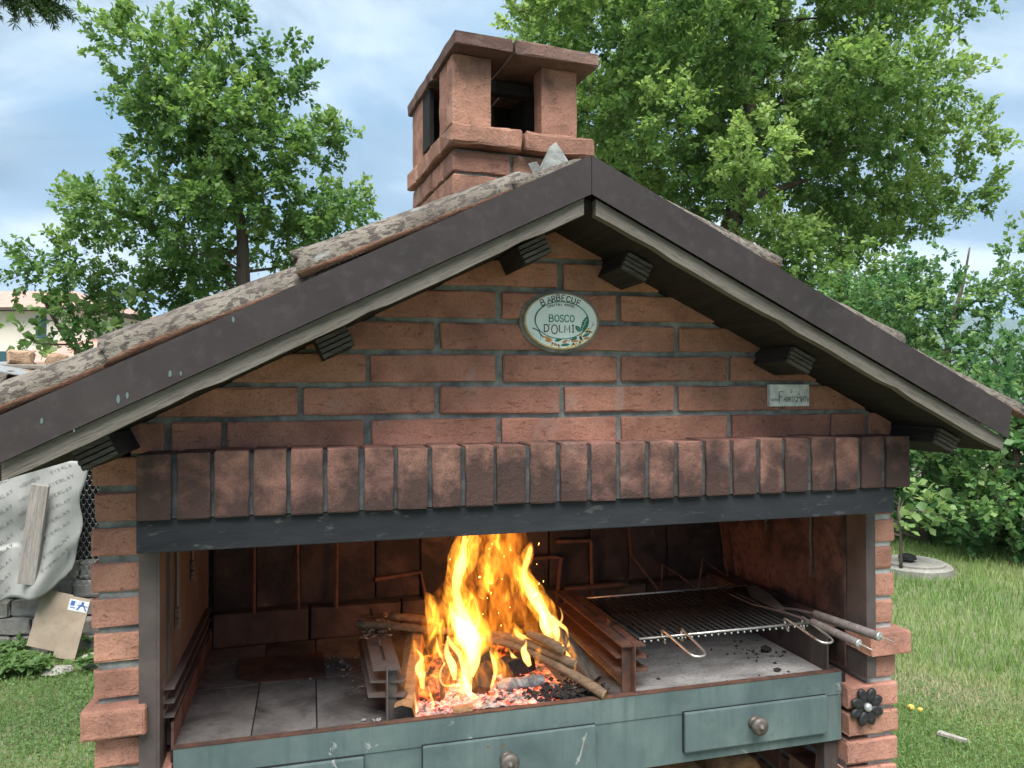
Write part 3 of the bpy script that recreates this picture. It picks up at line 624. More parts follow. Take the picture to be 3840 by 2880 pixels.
# projecting band
bz0, bz1 = 2.214, 2.262
MB().box((-0.004, -0.016, ctop), (cw + 0.004, cd + 0.016, bz0 + 0.004), M=CM)
for a, b, c_, d_ in ((-0.012, 0.172, -0.028, 0.08), (0.180, cw + 0.020, -0.028, 0.08), (-0.012, 0.17, cd - 0.08, cd + 0.022), (0.178, cw + 0.02, cd - 0.08, cd + 0.022), (-0.012, 0.09, 0.086, 0.215), (-0.012, 0.09, 0.223, cd - 0.086), (cw - 0.08, cw + 0.02, 0.086, 0.215), (cw - 0.08, cw + 0.02, 0.223, cd - 0.086)):
    brick((a, c_, bz0), (b, d_, bz1), 'brick_chimney', ch, 'band_brick', M=CM, jit=0.0014, bev=0.006)
MB().box((0.0, -0.012, bz0 + 0.006), (cw + 0.008, cd + 0.008, bz1 - 0.010), M=CM).build('bedding', 'mortar_light', ch) if False else None
# corner posts of bricks on end
pz0, pz1 = bz1 + 0.001, 2.440
for (x0, x1, y0, y1) in ((0.0, 0.100, 0.000, 0.052), (0.234, 0.334, 0.000, 0.052), (0.0, 0.094, cd - 0.052, cd), (0.234, 0.334, cd - 0.052, cd), (0.0, 0.052, 0.057, 0.125), (0.282, 0.334, 0.057, 0.125), (0.0, 0.052, cd - 0.125, cd - 0.057), (0.282, 0.334, cd - 0.125, cd - 0.057)):
    brick((x0, y0, pz0), (x1, y1, pz1), 'brick_chimney', ch, 'post_brick', M=CM, bev=0.004)
for xx, yy in ((0.004, 0.0525), (0.28, 0.0525)): MB().box((xx, yy - 0.004, pz0), (xx + 0.03, yy + 0.006, pz1 - 0.01), M=CM).build('joint', 'mortar_light', ch)
# flue baffle with black plates added to make the openings look dark, then the cap slabs
MB().box((0.013, 0.298, pz0 + 0.014), (0.325, 0.306, pz1), M=CM).box((0.0, 0.226, pz0 + 0.02), (0.012, 0.304, pz1), M=CM).box((0.262, 0.127, pz0 + 0.005), (0.272, 0.297, pz1), M=CM).box((0.07, 0.10, pz1 - 0.04), (0.26, 0.13, pz1 - 0.01), M=CM).build('flue_baffle_and_dark_fill', 'soot_and_shade_black', ch)
for a, b, c_, d_ in ((-0.008, 0.140, -0.048, 0.17), (0.146, 0.372, -0.048, 0.17), (-0.008, 0.20, 0.176, 0.385), (0.206, 0.372, 0.176, 0.385), (-0.008, 0.372, 0.39, 0.46)):
    brick((a, c_, pz1 + 0.001), (b, d_, pz1 + 0.033), 'cap_brick', ch, 'cap_slab', M=CM, jit=0.001, bev=0.003)

# ---- oval house sign with lettering built as flat painted strokes
FONT = {
 'A': [[(0, 0), (.5, 1), (1, 0)], [(.2, .38), (.8, .38)]], 'B': [[(0, 0), (0, 1), (.6, 1), (.85, .85), (.85, .65), (.6, .52), (0, .52)], [(.6, .52), (.95, .38), (.95, .15), (.65, 0), (0, 0)]],
 'C': [[(1, .82), (.75, 1), (.3, 1), (0, .7), (0, .3), (.3, 0), (.75, 0), (1, .18)]], 'D': [[(0, 0), (0, 1), (.5, 1), (.95, .7), (.95, .3), (.5, 0), (0, 0)]],
 'E': [[(.9, 1), (0, 1), (0, 0), (.9, 0)], [(0, .52), (.7, .52)]], 'F': [[(.9, 1), (0, 1), (0, 0)], [(0, .52), (.65, .52)]], 'H': [[(0, 0), (0, 1)], [(1, 0), (1, 1)], [(0, .5), (1, .5)]],
 'I': [[(.5, 0), (.5, 1)], [(.25, 1), (.75, 1)], [(.25, 0), (.75, 0)]], 'L': [[(0, 1), (0, 0), (.85, 0)]], 'M': [[(0, 0), (.05, 1), (.5, .25), (.95, 1), (1, 0)]], 'N': [[(0, 0), (0, 1), (1, 0), (1, 1)]],
 'O': [[(.5, 0), (.15, .15), (0, .5), (.15, .85), (.5, 1), (.85, .85), (1, .5), (.85, .15), (.5, 0)]], 'R': [[(0, 0), (0, 1), (.65, 1), (.92, .82), (.92, .65), (.65, .5), (0, .5)], [(.5, .5), (1, 0)]],
 'S': [[(.95, .85), (.65, 1), (.3, 1), (.05, .8), (.15, .58), (.8, .42), (.95, .2), (.7, 0), (.3, 0), (.03, .15)]], 'T': [[(0, 1), (1, 1)], [(.5, 1), (.5, 0)]], 'U': [[(0, 1), (0, .25), (.3, 0), (.7, 0), (1, .25), (1, 1)]],
 'V': [[(0, 1), (.5, 0), (1, 1)]], 'W': [[(0, 1), (.25, 0), (.5, .7), (.75, 0), (1, 1)]], 'Y': [[(0, 1), (.5, .5), (1, 1)], [(.5, .5), (.5, 0)]], "'": [[(.5, 1), (.4, .75)]], '.': [[(.4, .04), (.6, .04)]],
 'i': [[(.5, 0), (.5, .6)], [(.5, .8), (.5, .86)]], 't': [[(.5, 0), (.5, .9)], [(.2, .62), (.8, .62)]]}
def ribbon(mb, pts, w, y, to3=None):
    """flat ribbon of half width w along 2-D points, laid at depth y (a thin raised stroke)"""
    P = [np.array(p, float) for p in pts]; L_ = []; R_ = []
    for i, p in enumerate(P):
        d = P[min(i + 1, len(P) - 1)] - P[max(i - 1, 0)]; d = d / (np.linalg.norm(d) + 1e-9); n_ = np.array((-d[1], d[0])) * w
        e = d * w * (0.6 if i == len(P) - 1 else (-0.6 if i == 0 else 0)); L_.append(p + n_ + e); R_.append(p - n_ + e)
    f = to3 or (lambda a: (a[0], y, a[1]))
    vs = [f(a) for a in L_] + [f(a) for a in R_]; n = len(P)
    mb.add(vs, [(i, i + 1, n + i + 1, n + i) for i in range(n - 1)])
def glyph(mb, chx, cx, cz, h, wd, ang, w, y, to3=None, shear=0.0):
    ca, sa = math.cos(ang), math.sin(ang)
    for st_ in FONT[chx]:
        pts = []
        for (a, b) in st_:
            lx, lz = (a - 0.5) * wd + shear * (b - .5) * h, (b - 0.5) * h
            pts.append((cx + lx * ca - lz * sa, cz + lx * sa + lz * ca))
        ribbon(mb, pts, w, y, to3)
PC = Vector((0.815, 0.0, 1.766)); PA, PBz = 0.083, 0.061
def pq(px, py): return (PC.x + (px - 1105) / 755 * PA, PC.z - (py - 692) / 592 * PBz)
def ell(a, b, n=48, cx=PC.x, cz=PC.z): return [(cx + a * math.cos(2 * PI * k / n), cz + b * math.sin(2 * PI * k / n)) for k in range(n)]
plq = MB().prism(ell(PA, PBz), 0.078, 0.094).build('plaque', 'plaque_rim', BB, bevel=0.003); plq['label'] = 'oval glazed house sign painted with a leafy border'
MB().prism(ell(PA * 1.09, PBz * 1.10), 0.0885, 0.106).build('bedding', 'mortar', plq)
MB().prism(ell(PA * 0.955, PBz * 0.95), 0.0772, 0.079).build('glaze', 'plaque_white', plq)
yP = 0.0768
K = PA / 755
mb = MB()
for chx, x, y_, a, h, wd in (('B', 718, 312, 25, 120, 78), ('A', 850, 262, 17, 115, 88), ('R', 938, 235, 12, 112, 62), ('B', 1035, 208, 5, 118, 72), ('E', 1138, 212, -2, 112, 62), ('C', 1242, 232, -9, 105, 70), ('U', 1347, 258, -13, 105, 72), ('E', 1452, 308, -20, 110, 66)):
    glyph(mb, chx, *pq(x, y_), h * K, wd * K, math.radians(a), 10.5 * K, yP)
for chx, x, y_, a in (('C', 828, 398, 18), ('O', 868, 384, 15), ('U', 910, 373, 12), ('N', 953, 363, 10), ('T', 1000, 358, 6), ('R', 1050, 353, 4), ('Y', 1097, 355, 2), ('H', 1180, 352, -2), ('O', 1226, 355, -4), ('U', 1268, 362, -8), ('S', 1310, 372, -10), ('E', 1350, 386, -12)):
    glyph(mb, chx, *pq(x, y_), 42 * K, 28 * K, math.radians(a), 5.5 * K, yP)
for chx, x, y_, h, wd in (('D', 795, 842, 140, 95), ("'", 850, 790, 60, 40), ('O', 955, 865, 180, 125), ('L', 1092, 850, 130, 75), ('M', 1215, 848, 135, 105), ('I', 1335, 845, 135, 60)):
    glyph(mb, chx, *pq(x, y_), h * K, wd * K, 0, 11 * K, yP)
for x0, x1, y_ in ((735, 790, 775), (745, 800, 912)): ribbon(mb, [pq(x0, y_), pq(x1, y_)], 5 * K, yP)
ribbon(mb, [pq(x, y_) for x, y_ in smooth_path([(515, 845), (590, 880), (640, 905), (665, 960), (700, 1000), (730, 1035)])], 11 * K, yP)
ribbon(mb, [pq(x, y_) for x, y_ in ((668, 960), (680, 1020), (668, 1085))], 4 * K, yP); ribbon(mb, [pq(x, y_) for x, y_ in ((1695, 850), (1730, 780), (1762, 690))], 4 * K, yP); ribbon(mb, [pq(x, y_) for x, y_ in ((1735, 780), (1800, 740))], 3.5 * K, yP)
ribbon(mb, [pq(x, y_) for x, y_ in ((1240, 1115), (1290, 1050))], 5 * K, yP); ribbon(mb, [pq(x, y_) for x, y_ in ((1400, 1140), (1450, 1180), (1480, 1195))], 3.5 * K, yP)
mb.build('lettering', 'paint_dark', plq)['kind'] = 'stuff'
mb = MB()
for chx, x, h, wd in (('B', 893, 132, 82), ('O', 1005, 128, 88), ('S', 1105, 130, 72), ('C', 1205, 128, 80), ('O', 1318, 128, 88)): glyph(mb, chx, *pq(x, 636), h * K, wd * K, 0, 11.5 * K, yP)
mb.build('lettering', 'paint_green', plq)['kind'] = 'stuff'
mb = MB(); ring = [(1108 + 545 * math.cos(t_), 676 + 385 * math.sin(t_)) for t_ in np.linspace(0, 2 * PI, 61)]
for i in range(60):
    w = 9 + 6 * max(0, math.sin(i * 0.21 + 1.2)); ribbon(mb, [pq(*ring[i]), pq(*ring[i + 1])], w * K, yP + 0.0001)
mb.build('painted_oval', 'paint_green', plq)
def leaf_poly(mb, x, y_, ln, wd, ang, teeth=5, yy=yP):
    ca, sa = math.cos(ang), math.sin(ang); up = []; lo = []
    for i in range(teeth * 2 + 1):
        t_ = i / (teeth * 2); w = wd * math.sin(PI * min(1, t_ * 0.93 + 0.05)) ** 0.8 * (1.0 if i % 2 else 0.72)
        up.append((t_ * ln, w)); lo.append((t_ * ln, -w))
    pts = [pq(x + a * ca - b * sa, y_ - (a * sa + b * ca)) for a, b in up + lo[::-1]]; n = len(up)
    mb.add([(p[0], yy, p[1]) for p in pts], [(i, i + 1, 2 * n - 2 - i, 2 * n - 1 - i) for i in range(n - 1)])
mb = MB(); leaf_poly(mb, 1515, 890, 340, 70, math.radians(68), 7); leaf_poly(mb, 1490, 905, 160, 55, math.radians(130), 5)
for x, y_, a, l_ in ((960, 1105, 15, 150), (1080, 1195, 8, 190), (1290, 1080, 20, 150), (1530, 1010, 25, 170)): leaf_poly(mb, x, y_, l_, 34, math.radians(a), 5)
mb.build('painted_leaves', 'paint_leaf', plq)
mb = MB()
for x, y_, a, l_ in ((735, 1020, -20, 190), (1110, 1140, 25, 130), (930, 1160, -25, 90), (1290, 1110, 5, 160), (1550, 1050, 10, 140), (760, 1090, -12, 140)): leaf_poly(mb, x, y_, l_, 32, math.radians(a), 5, yP - 0.0001)
mb.build('painted_leaves', 'paint_orange', plq)
mb = MB()
for x, y_ in ((900, 1190), (1055, 1235), (1235, 1230), (1310, 1195), (1385, 1185), (1500, 975), (1480, 1115), (1530, 1090), (1600, 905), (1655, 850), (1720, 915), (1470, 1140)): mb.prism([pq(x + 24 * math.cos(t_), y_ + 30 * math.sin(t_)) for t_ in np.linspace(0, 2 * PI, 11)[:-1]], yP - 0.0002, yP)
mb.build('painted_acorns', 'paint_yellow', plq)
mb = MB()
for x, y_, r in ((1035, 1195, 22), (910, 1150, 18), (1485, 1020, 26), (1500, 1055, 30), (1630, 900, 26), (1680, 905, 24), (1340, 1165, 24)): mb.prism([pq(x + r * math.cos(t_), y_ + r * math.sin(t_)) for t_ in np.linspace(0, 2 * PI, 9)[:-1]], yP - 0.0003, yP - 0.0001)
mb.build('painted_acorn_cups', 'paint_dark', plq)
mb = MB(); rs = random.Random(4)
for i in range(9):
    x, y_ = 480 + i * 19, 920 + i * 17; ribbon(mb, [pq(x + rs.uniform(-9, 9), y_ + rs.uniform(-16, 16)) for _ in range(3)], 2.0 * K, yP)
mb.build('signature', 'paint_grey', plq)
mb = MB(); ribbon(mb, [pq(x, y_) for x, y_ in ((1520, 880), (1560, 780), (1610, 640))], 3.5 * K, yP - 0.0002); leaf_poly(mb, 912, 905, 40, 14, math.radians(100), 3, yP - .0002); leaf_poly(mb, 970, 905, 45, 14, math.radians(50), 3, yP - .0002)
for a, b in (((1545, 820), (1530, 760)), ((1560, 785), (1610, 730)), ((1580, 730), (1560, 680)), ((1595, 690), (1635, 650)), ((1480, 890), (1420, 820))): ribbon(mb, [pq(*a), pq(*b)], 3 * K, yP - 0.0002)
mb.build('leaf_veins', 'paint_pale', plq)

# ---- little maker's label
lb = MB().box((1.323, 0.081, 1.5785), (1.429, 0.093, 1.630)).build('maker_label', 'label_white', BB, bevel=0.002); lb['label'] = 'small white rectangular ceramic label with maker web address'
mb = MB(); yl = 0.0806; bz = 1.5905
for i in range(3): glyph(mb, 'W', 1.3275 + i * 0.0072, bz + 0.003, 0.006, 0.0055, 0, 0.0009, yl)
glyph(mb, 'F', 1.353, bz + 0.0105, 0.024, 0.011, 0, 0.0012, yl)
for i, chx in enumerate('ABRIC'): glyph(mb, chx, 1.3625 + i * 0.0072, bz + 0.005, 0.0105, 0.0055, 0, 0.0009, yl)
glyph(mb, 'A', 1.4005, bz + 0.011, 0.026, 0.012, 0, 0.0012, yl)
for i, chx in enumerate(('R', 'T')): glyph(mb, chx, 1.4105 + i * 0.0065, bz + 0.005, 0.0105, 0.0055, 0, 0.0009, yl)
for i, chx in enumerate(('.', 'I', 'T')): glyph(mb, chx, 1.4205 + i * 0.003, bz + 0.003, 0.007, 0.0032, 0, 0.0005, yl)
ribbon(mb, [(1.379 + 0.0035 * math.cos(t_), 1.614 + 0.0035 * math.sin(t_)) for t_ in np.linspace(-2.4, 2.6, 10)], 0.0005, yl); mb.prism([(1.379 + 0.001 * math.cos(t_), 1.614 + 0.001 * math.sin(t_)) for t_ in np.linspace(0, 6.28, 7)[:-1]], yl - .0001, yl)
mb.build('lettering', 'paint_ink', lb)['kind'] = 'stuff'

# ---- black iron flower on the right pier
fl = Vector((1.579, 0.078, 0.859)); mb = MB()
for k in range(8):
    a = 2 * PI * (k + 0.5) / 8; cx, cz = fl.x + 0.029 * math.cos(a), fl.z + 0.029 * math.sin(a)
    M = Matrix.Translation((cx, fl.y - 0.002 * (k % 2), cz)) @ Matrix.Rotation(-a, 4, 'Y') @ Matrix.Rotation(PI / 2, 4, 'X') @ Matrix.Diagonal((0.0185, 0.0125, 0.006, 1))
    mb.lathe([(0.0, -1.2), (0.8, -1.0), (1.0, -0.3), (0.95, 0.35), (0.7, 0.75), (0.3, 0.7), (0.0, 0.55)], 14, M)
fo = mb.build('flower_ornament', 'iron_black', BB, smooth=True); fo['label'] = 'black iron flower with eight petals fixed to pier'
M = Matrix.Translation((fl.x, fl.y - 0.004, fl.z)) @ Matrix.Rotation(PI / 2, 4, 'X')
MB().lathe([(0.0, -0.012), (0.0105, -0.010), (0.0105, 0.002), (0.008, 0.006), (0.004, 0.008), (0.0, 0.0085)], 16, M).build('boss', 'zinc', fo, smooth=True)

# ------------------------------------------------------------------ things in the firebox
def andiron(label, x, y0, y1, mirror, mat):
    r = thing('andiron', label, 'andiron', (x, (y0 + y1) / 2, 0.936), 'stepped andirons beside the fire'); m_ = -1 if mirror else 1
    MB().box((x - 0.0015, y0, 0.9355), (x + 0.0015, y0 + 0.022, 1.050)).box((x - 0.011 * m_ - 0.011, y0 + 0.022, 0.9355), (x - 0.011 * m_ + 0.011, y0 + 0.026, 1.043)).build('post', mat, r)
    MB().box((x - 0.010, y1 - 0.03, 0.9355), (x + 0.010, y1 - 0.026, 1.046)).build('post', mat, r)
    for z, w in ((1.046, 0.028), (1.016, 0.033), (0.986, 0.037)):
        mb = MB()
        if z > 1.04:
            mb.prism([(x - w, y0 + 0.012), (x + w, y0 + 0.004), (x + w, y1), (x - w, y1)], z - 0.004, z, ax='z')
            for ys in (0.06, 0.24, 0.36): MB().box((x - 0.003, y0 + ys, z - 0.001), (x + 0.003, y0 + ys + 0.09, z + 0.0008)).build('slot', 'soot_and_shade_black', r)
            mb.box((x + 0.004 * m_, y0 + 0.16, z), (x + 0.004 * m_ + 0.004, y0 + 0.175, z + 0.012))
        else:
            mb.prism([(x - w, y0 + 0.03), (x + w, y0 + 0.012), (x + w + 0.008, y0 + 0.03), (x + w, y0 + 0.05), (x + w, y1 - 0.02), (x - w, y1 - 0.02)], z - 0.004, z, ax='z')
        mb.build('shelf', mat, r)
    return r
andiron('stepped iron andiron heaped with grey ash between logs and bare hearth', 0.447, 0.113, 0.52, True, 'jamb_steel')
andiron('rusty red stepped andiron carrying one edge of the grill grate', 0.995, 0.109, 0.60, False, 'rusty_steel')

# grill grate
gx0, gx1, gy0, gy1, gz = 1.020, 1.520, 0.142, 0.492, 1.0495
gr = thing('grill_grate', 'rectangular steel grill grate of blackened rods with two wire handles', 'grill', ((gx0 + gx1) / 2, (gy0 + gy1) / 2, gz))
MB().tube([(gx0, gy0, gz), (gx1, gy0, gz)], 0.0032, 8).build('front_rail', 'bright_steel', gr, smooth=True)
MB().tube([(gx0, gy1, gz), (gx1, gy1, gz)], 0.0026, 8).build('rear_rail', 'bright_steel', gr, smooth=True)
for x in (gx0, gx1): MB().tube([(x, gy0, gz), (x, gy1, gz)], 0.003, 8).build('side_rail', 'black_steel_and_gap_shade', gr, smooth=True)
rod = MB().tube([(0, -0.006, -0.005), (0, gy1 - gy0 + 0.004, -0.005)], 0.0030, 8).mesh('rod', ['black_steel_and_gap_shade'], True)
tip = MB().tube([(0, -0.0066, -0.005), (0, -0.0061, -0.005)], 0.0026, 8).mesh('rod_tip', ['zinc'], True)
nrod = 29
for i in range(nrod):
    x = gx0 + 0.010 + (gx1 - gx0 - 0.02) * i / (nrod - 1)
    o = link('rod', rod, None, gr, (x, gy0, gz)); link('rod_tip', tip, None, o, (x, gy0, gz))
for x in (1.105, 1.43):
    p = [(x - 0.020, gy0 + 0.016, gz - 0.006), (x - 0.022, gy0 - 0.004, gz - 0.014), (x - 0.026, gy0 + 0.008, gz + 0.012), (x - 0.022, gy0 - 0.02, gz + 0.010), (x - 0.012, gy0 - 0.095, gz - 0.006), (x - 0.002, gy0 - 0.110, gz - 0.010), (x + 0.016, gy0 - 0.110, gz - 0.010), (x + 0.026, gy0 - 0.093, gz - 0.006), (x + 0.022, gy0 - 0.02, gz + 0.010), (x + 0.024, gy0 + 0.008, gz + 0.012), (x + 0.022, gy0 - 0.004, gz - 0.014), (x + 0.020, gy0 + 0.016, gz - 0.006)]
    MB().tube([tuple(a) for a in smooth_path(p, 3)], 0.0028, 8).build('wire_handle', 'bright_steel', gr, smooth=True)

# two long-handled tools lying over the grate
def tool(label, pts_blade, a, b, rad, kind):
    a, b = Vector(a), Vector(b); r = thing('barbecue_' + kind, label, kind, tuple(a)); d = (b - a).normalized()
    M = Matrix.Translation(a) @ d.to_track_quat('Z', 'Y').to_matrix().to_4x4(); L_ = (b - a).length
    MB().lathe([(0.0, 0), (rad * 0.75, 0.0), (rad * 0.95, 0.006), (rad, L_ * 0.5), (rad, L_ - 0.003), (0.0, L_ - 0.002)], 14, M).build('handle', 'handle_wood', r, smooth=True)
    MB().lathe([(0.0, L_ - 0.004), (rad * 1.03, L_ - 0.004), (rad * 1.03, L_ + 0.001), (rad * 0.8, L_ + 0.002), (0.0, L_ + 0.002)], 16, M).build('end_cap', 'zinc', r, smooth=True)
    e = b + d * 0.002; MB().tube([e, e + d * 0.014 + Vector((0.002, 0, -0.001)), e + d * 0.028 + Vector((0.004, 0, -0.003))], 0.0018, 6).build('hook', 'bright_steel', r)
    s = Vector(pts_blade[-1]); MB().tube([a + d * 0.004, (a + s) / 2 + Vector((0, 0, 0.002)), s], 0.0032, 6).build('shaft', 'jamb_steel', r)
    return r
bl = [(1.448, 0.36, 1.058), (1.488, 0.445, 1.060), (1.508, 0.43, 1.066), (1.498, 0.34, 1.062), (1.462, 0.225, 1.060), (1.444, 0.235, 1.058)]
r = tool('long barbecue spatula with broad blade, its wooden handle resting higher', [(1.458, 0.235, 1.060)], (1.487, 0.150, 1.068), (1.545, -0.005, 1.055), 0.0105, 'spatula')
MB().add([Vector(p) for p in bl] + [Vector(p) + Vector((0, 0, -0.0025)) for p in bl], [(0, 1, 2, 3, 4, 5), (11, 10, 9, 8, 7, 6)] + [(i, i + 6, (i + 1) % 6 + 6, (i + 1) % 6) for i in range(6)]).build('blade', 'jamb_steel', r)
r = tool('long barbecue fork lying beneath the spatula, its handle end lower', [(1.425, 0.27, 1.056)], (1.456, 0.118, 1.061), (1.492, -0.002, 1.043), 0.0095, 'fork')
for q in (-1, 1): MB().tube([(1.425, 0.27, 1.056), (1.421 + q * 0.010, 0.30, 1.056), (1.418 + q * 0.010, 0.40, 1.056)], 0.0022, 6).build('prong', 'jamb_steel', r)

# wire racks and a bracket leaning at the back of the firebox
def rack(label, pts, rad, mat, name='wire_rack'):
    return tag(MB().tube(pts, rad, 7).build(name, mat), label, 'rack', 'iron racks at the back of the firebox')
def wire_path(P): return [Vector(p) for p in P]
rack('square bent iron rack standing behind the flames against firebrick', wire_path([(0.91, 0.69, 1.121), (1.00, 0.69, 1.121), (1.018, 0.69, 1.117), (1.010, 0.688, 1.06), (0.995, 0.66, 1.0), (0.985, 0.61, 0.938)]), 0.006, 'rusty_steel')
rack('tall angular iron rack leaning on the back wall behind rusty andiron', wire_path([(1.005, 0.70, 1.165), (1.115, 0.70, 1.162), (1.118, 0.70, 1.155), (1.115, 0.69, 1.04), (1.112, 0.66, 0.938)]), 0.006, 'rusty_steel')
rack('thin zigzag iron brace behind the grill grate', wire_path([(1.237, 0.69, 1.20), (1.237, 0.68, 1.12), (1.308, 0.62, 1.01), (1.324, 0.64, 1.088), (1.37, 0.64, 1.061), (1.432, 0.62, 1.01), (1.459, 0.64, 1.098), (1.545, 0.64, 1.035), (1.545, 0.68, 1.20)]), 0.0045, 'rusty_steel')
rack('low horizontal iron bar across the firebrick wall behind the fire', wire_path([(0.47, 0.712, 1.085), (0.60, 0.712, 1.098), (0.615, 0.705, 1.02)]), 0.006, 'rusty_steel')
rack('straight iron bar resting on the back ledge behind the grill', wire_path([(1.02, 0.66, 1.030), (1.22, 0.665, 1.032)]), 0.008, 'rusty_steel')

# ---- wood in the fire
def round_stick(name, label, pts, rad, mat='stick_bark', cat='stick', knots=0, ends=True):
    P = smooth_path([(*p, r_) for p, r_ in zip(pts, rad)], 4); mb = MB()
    mb.tube([p[:3] for p in P], [p[3] * random.uniform(0.94, 1.06) for p in P], 9, wob=0.06)
    o = thing(name, label, cat, tuple(pts[0]))
    b_ = mb.build('bark', mat, o, smooth=True)
    if ends:
        a, c_ = Vector(P[0][:3]), Vector(P[1][:3]); d = (a - c_).normalized()
        MB().tube([a - d * 0.001, a + d * 0.0012], [P[0][3] * 0.97, P[0][3] * 0.8], 9).build('cut_end', 'fresh_wood', o)
    for q in range(knots):
        k = random.randrange(3, len(P) - 3); p = Vector(P[k][:3]); MB().tube([p, p + Vector((random.uniform(-.012, .012), -0.004, 0.010))], [0.003, 0.0018], 6).build('knot', mat, o)
    return o
def split_log(name, label, a, b, w, h, mat, seed, cat='log', roll=0.0, endmat=None):
    a, b = Vector(a), Vector(b); d = (b - a).normalized(); rs = random.Random(seed)
    q = d.to_track_quat('X', 'Z').to_matrix().to_4x4(); M = Matrix.Translation(a) @ q @ Matrix.Rotation(roll, 4, 'X'); L_ = (b - a).length
    prof = [(-w, -h), (w, -h * rs.uniform(0.8, 1)), (w * rs.uniform(.8, 1), h * 0.5), (w * 0.2, h), (-w * 0.85, h * 0.7)]
    n = len(prof); m_ = 9; vs = []
    for i in range(m_):
        for (y, z) in prof: vs.append(M @ Vector((L_ * i / (m_ - 1) + rs.gauss(0, .002), y * rs.uniform(0.93, 1.07), z * rs.uniform(0.93, 1.07))))
    mb = MB(); mb.add(vs, [(i * n + k, i * n + (k + 1) % n, (i + 1) * n + (k + 1) % n, (i + 1) * n + k) for i in range(m_ - 1) for k in range(n)])
    mb.add([], []); me_f = [tuple(range(n - 1, -1, -1)), tuple(range((m_ - 1) * n, m_ * n))]
    mb.f += me_f; mb.mi += [1, 0]
    o = mb.build(name, [mat, endmat or mat], None, bevel=0.0)
    return tag(o, label, cat)
round_stick('stick', 'long brown branch slanting out of the flames, its pale cut end forward', [(0.918, 0.104, 0.949), (0.862, 0.165, 0.980), (0.800, 0.222, 1.008), (0.720, 0.262, 1.035), (0.632, 0.262, 1.049)], [0.0115, 0.0118, 0.0112, 0.0105, 0.009], knots=2)
round_stick('stick', 'thinner branch lying just above the long one, short cut end', [(0.872, 0.160, 0.999), (0.818, 0.205, 1.020), (0.755, 0.250, 1.040), (0.70, 0.285, 1.045)], [0.010, 0.0105, 0.010, 0.009], knots=1)
round_stick('stick', 'short stub of branch beside the flat board, burning at one end', [(0.846, 0.166, 1.030), (0.815, 0.188, 1.048), (0.780, 0.225, 1.058)], [0.0105, 0.0105, 0.009])
round_stick('stick', 'pale branch lying across the ash covered andiron', [(0.404, 0.40, 1.058), (0.47, 0.365, 1.060), (0.545, 0.33, 1.056), (0.62, 0.30, 1.052)], [0.0095, 0.0095, 0.009, 0.008], knots=1)
round_stick('stick', 'split pale stick behind the branch on the andiron', [(0.487, 0.392, 1.072), (0.54, 0.365, 1.070), (0.60, 0.34, 1.062)], [0.009, 0.0095, 0.008], mat='log_wood')
split_log('firewood_board', 'flat grey-brown board leaning from the flames towards the rusty andiron', (0.935, 0.187, 0.951), (0.845, 0.300, 1.078), 0.024, 0.008, 'dark_wood', 3, 'board', roll=0.25)
split_log('split_log', 'brown split log standing by the ashy andiron with blackened end', (0.482, 0.118, 0.954), (0.535, 0.345, 1.030), 0.021, 0.019, 'log_wood', 5, endmat='char')
split_log('split_log', 'glowing split log tilted under the brown log, orange along its side', (0.545, 0.175, 0.955), (0.60, 0.29, 1.01), 0.026, 0.022, 'glow_log', 6)
split_log('split_log', 'black square log wrapped by a loop of flame', (0.655, 0.172, 0.950), (0.690, 0.285, 1.010), 0.024, 0.026, 'char', 7)
split_log('split_log', 'charred log deep under the two branches', (0.700, 0.255, 0.968), (0.800, 0.270, 0.985), 0.024, 0.022, 'char', 8)
split_log('split_log', 'smouldering log at the back of the fire beneath the flames', (0.56, 0.33, 0.962), (0.78, 0.37, 0.985), 0.03, 0.028, 'glow_log', 9)
split_log('split_log', 'small glowing log upright in the middle of flames', (0.60, 0.24, 0.95), (0.625, 0.29, 1.04), 0.024, 0.02, 'glow_log', 10)
tag(MB().tube([(0.697, 0.184, 0.957), (0.725, 0.183, 0.961), (0.752, 0.181, 0.962), (0.780, 0.180, 0.966), (0.803, 0.178, 0.966)], [0.011, 0.015, 0.0135, 0.014, 0.009], 9, wob=0.16).build('burnt_log', 'ash_grey', None, smooth=True), 'ash-white burnt log end lying on the embers', 'log')
split_log('wood_chip', 'thin brown wood chip on the rim of the embers', (0.585, 0.128, 0.945), (0.625, 0.124, 0.948), 0.012, 0.005, 'log_wood', 12, 'chip')
# ---- embers, charcoal and ash
def scatter_chunks(name, label, mat, pos, size, seed, cat, squash=0.7):
    rs = random.Random(seed); V = []; F_ = []
    base_f = [(0, 1, 2), (0, 2, 3), (0, 3, 4), (0, 4, 1), (5, 2, 1), (5, 3, 2), (5, 4, 3), (5, 1, 4)]
    for p in pos:
        s = size * (0.35 + 1.5 * rs.random() ** 2.2); R_ = Matrix.Rotation(rs.uniform(0, 6.3), 3, 'Z') @ Matrix.Rotation(rs.uniform(-.8, .8), 3, 'X')
        k = len(V)
        for v in ((0, 0, squash), (1, 0, 0.1), (0, 1, -0.1), (-1, 0, 0.12), (0, -1, 0), (0, 0, -squash)):
            V.append(tuple(Vector(p) + R_ @ (Vector(v) * s * rs.uniform(0.6, 1.25))))
        F_ += [tuple(i + k for i in f) for f in base_f]
    me = bpy.data.meshes.new(name); me.from_pydata(V, [], F_)
    return tag(link(name, me, mat), label, cat, kind='stuff')
mb = MB(); n_ = 26
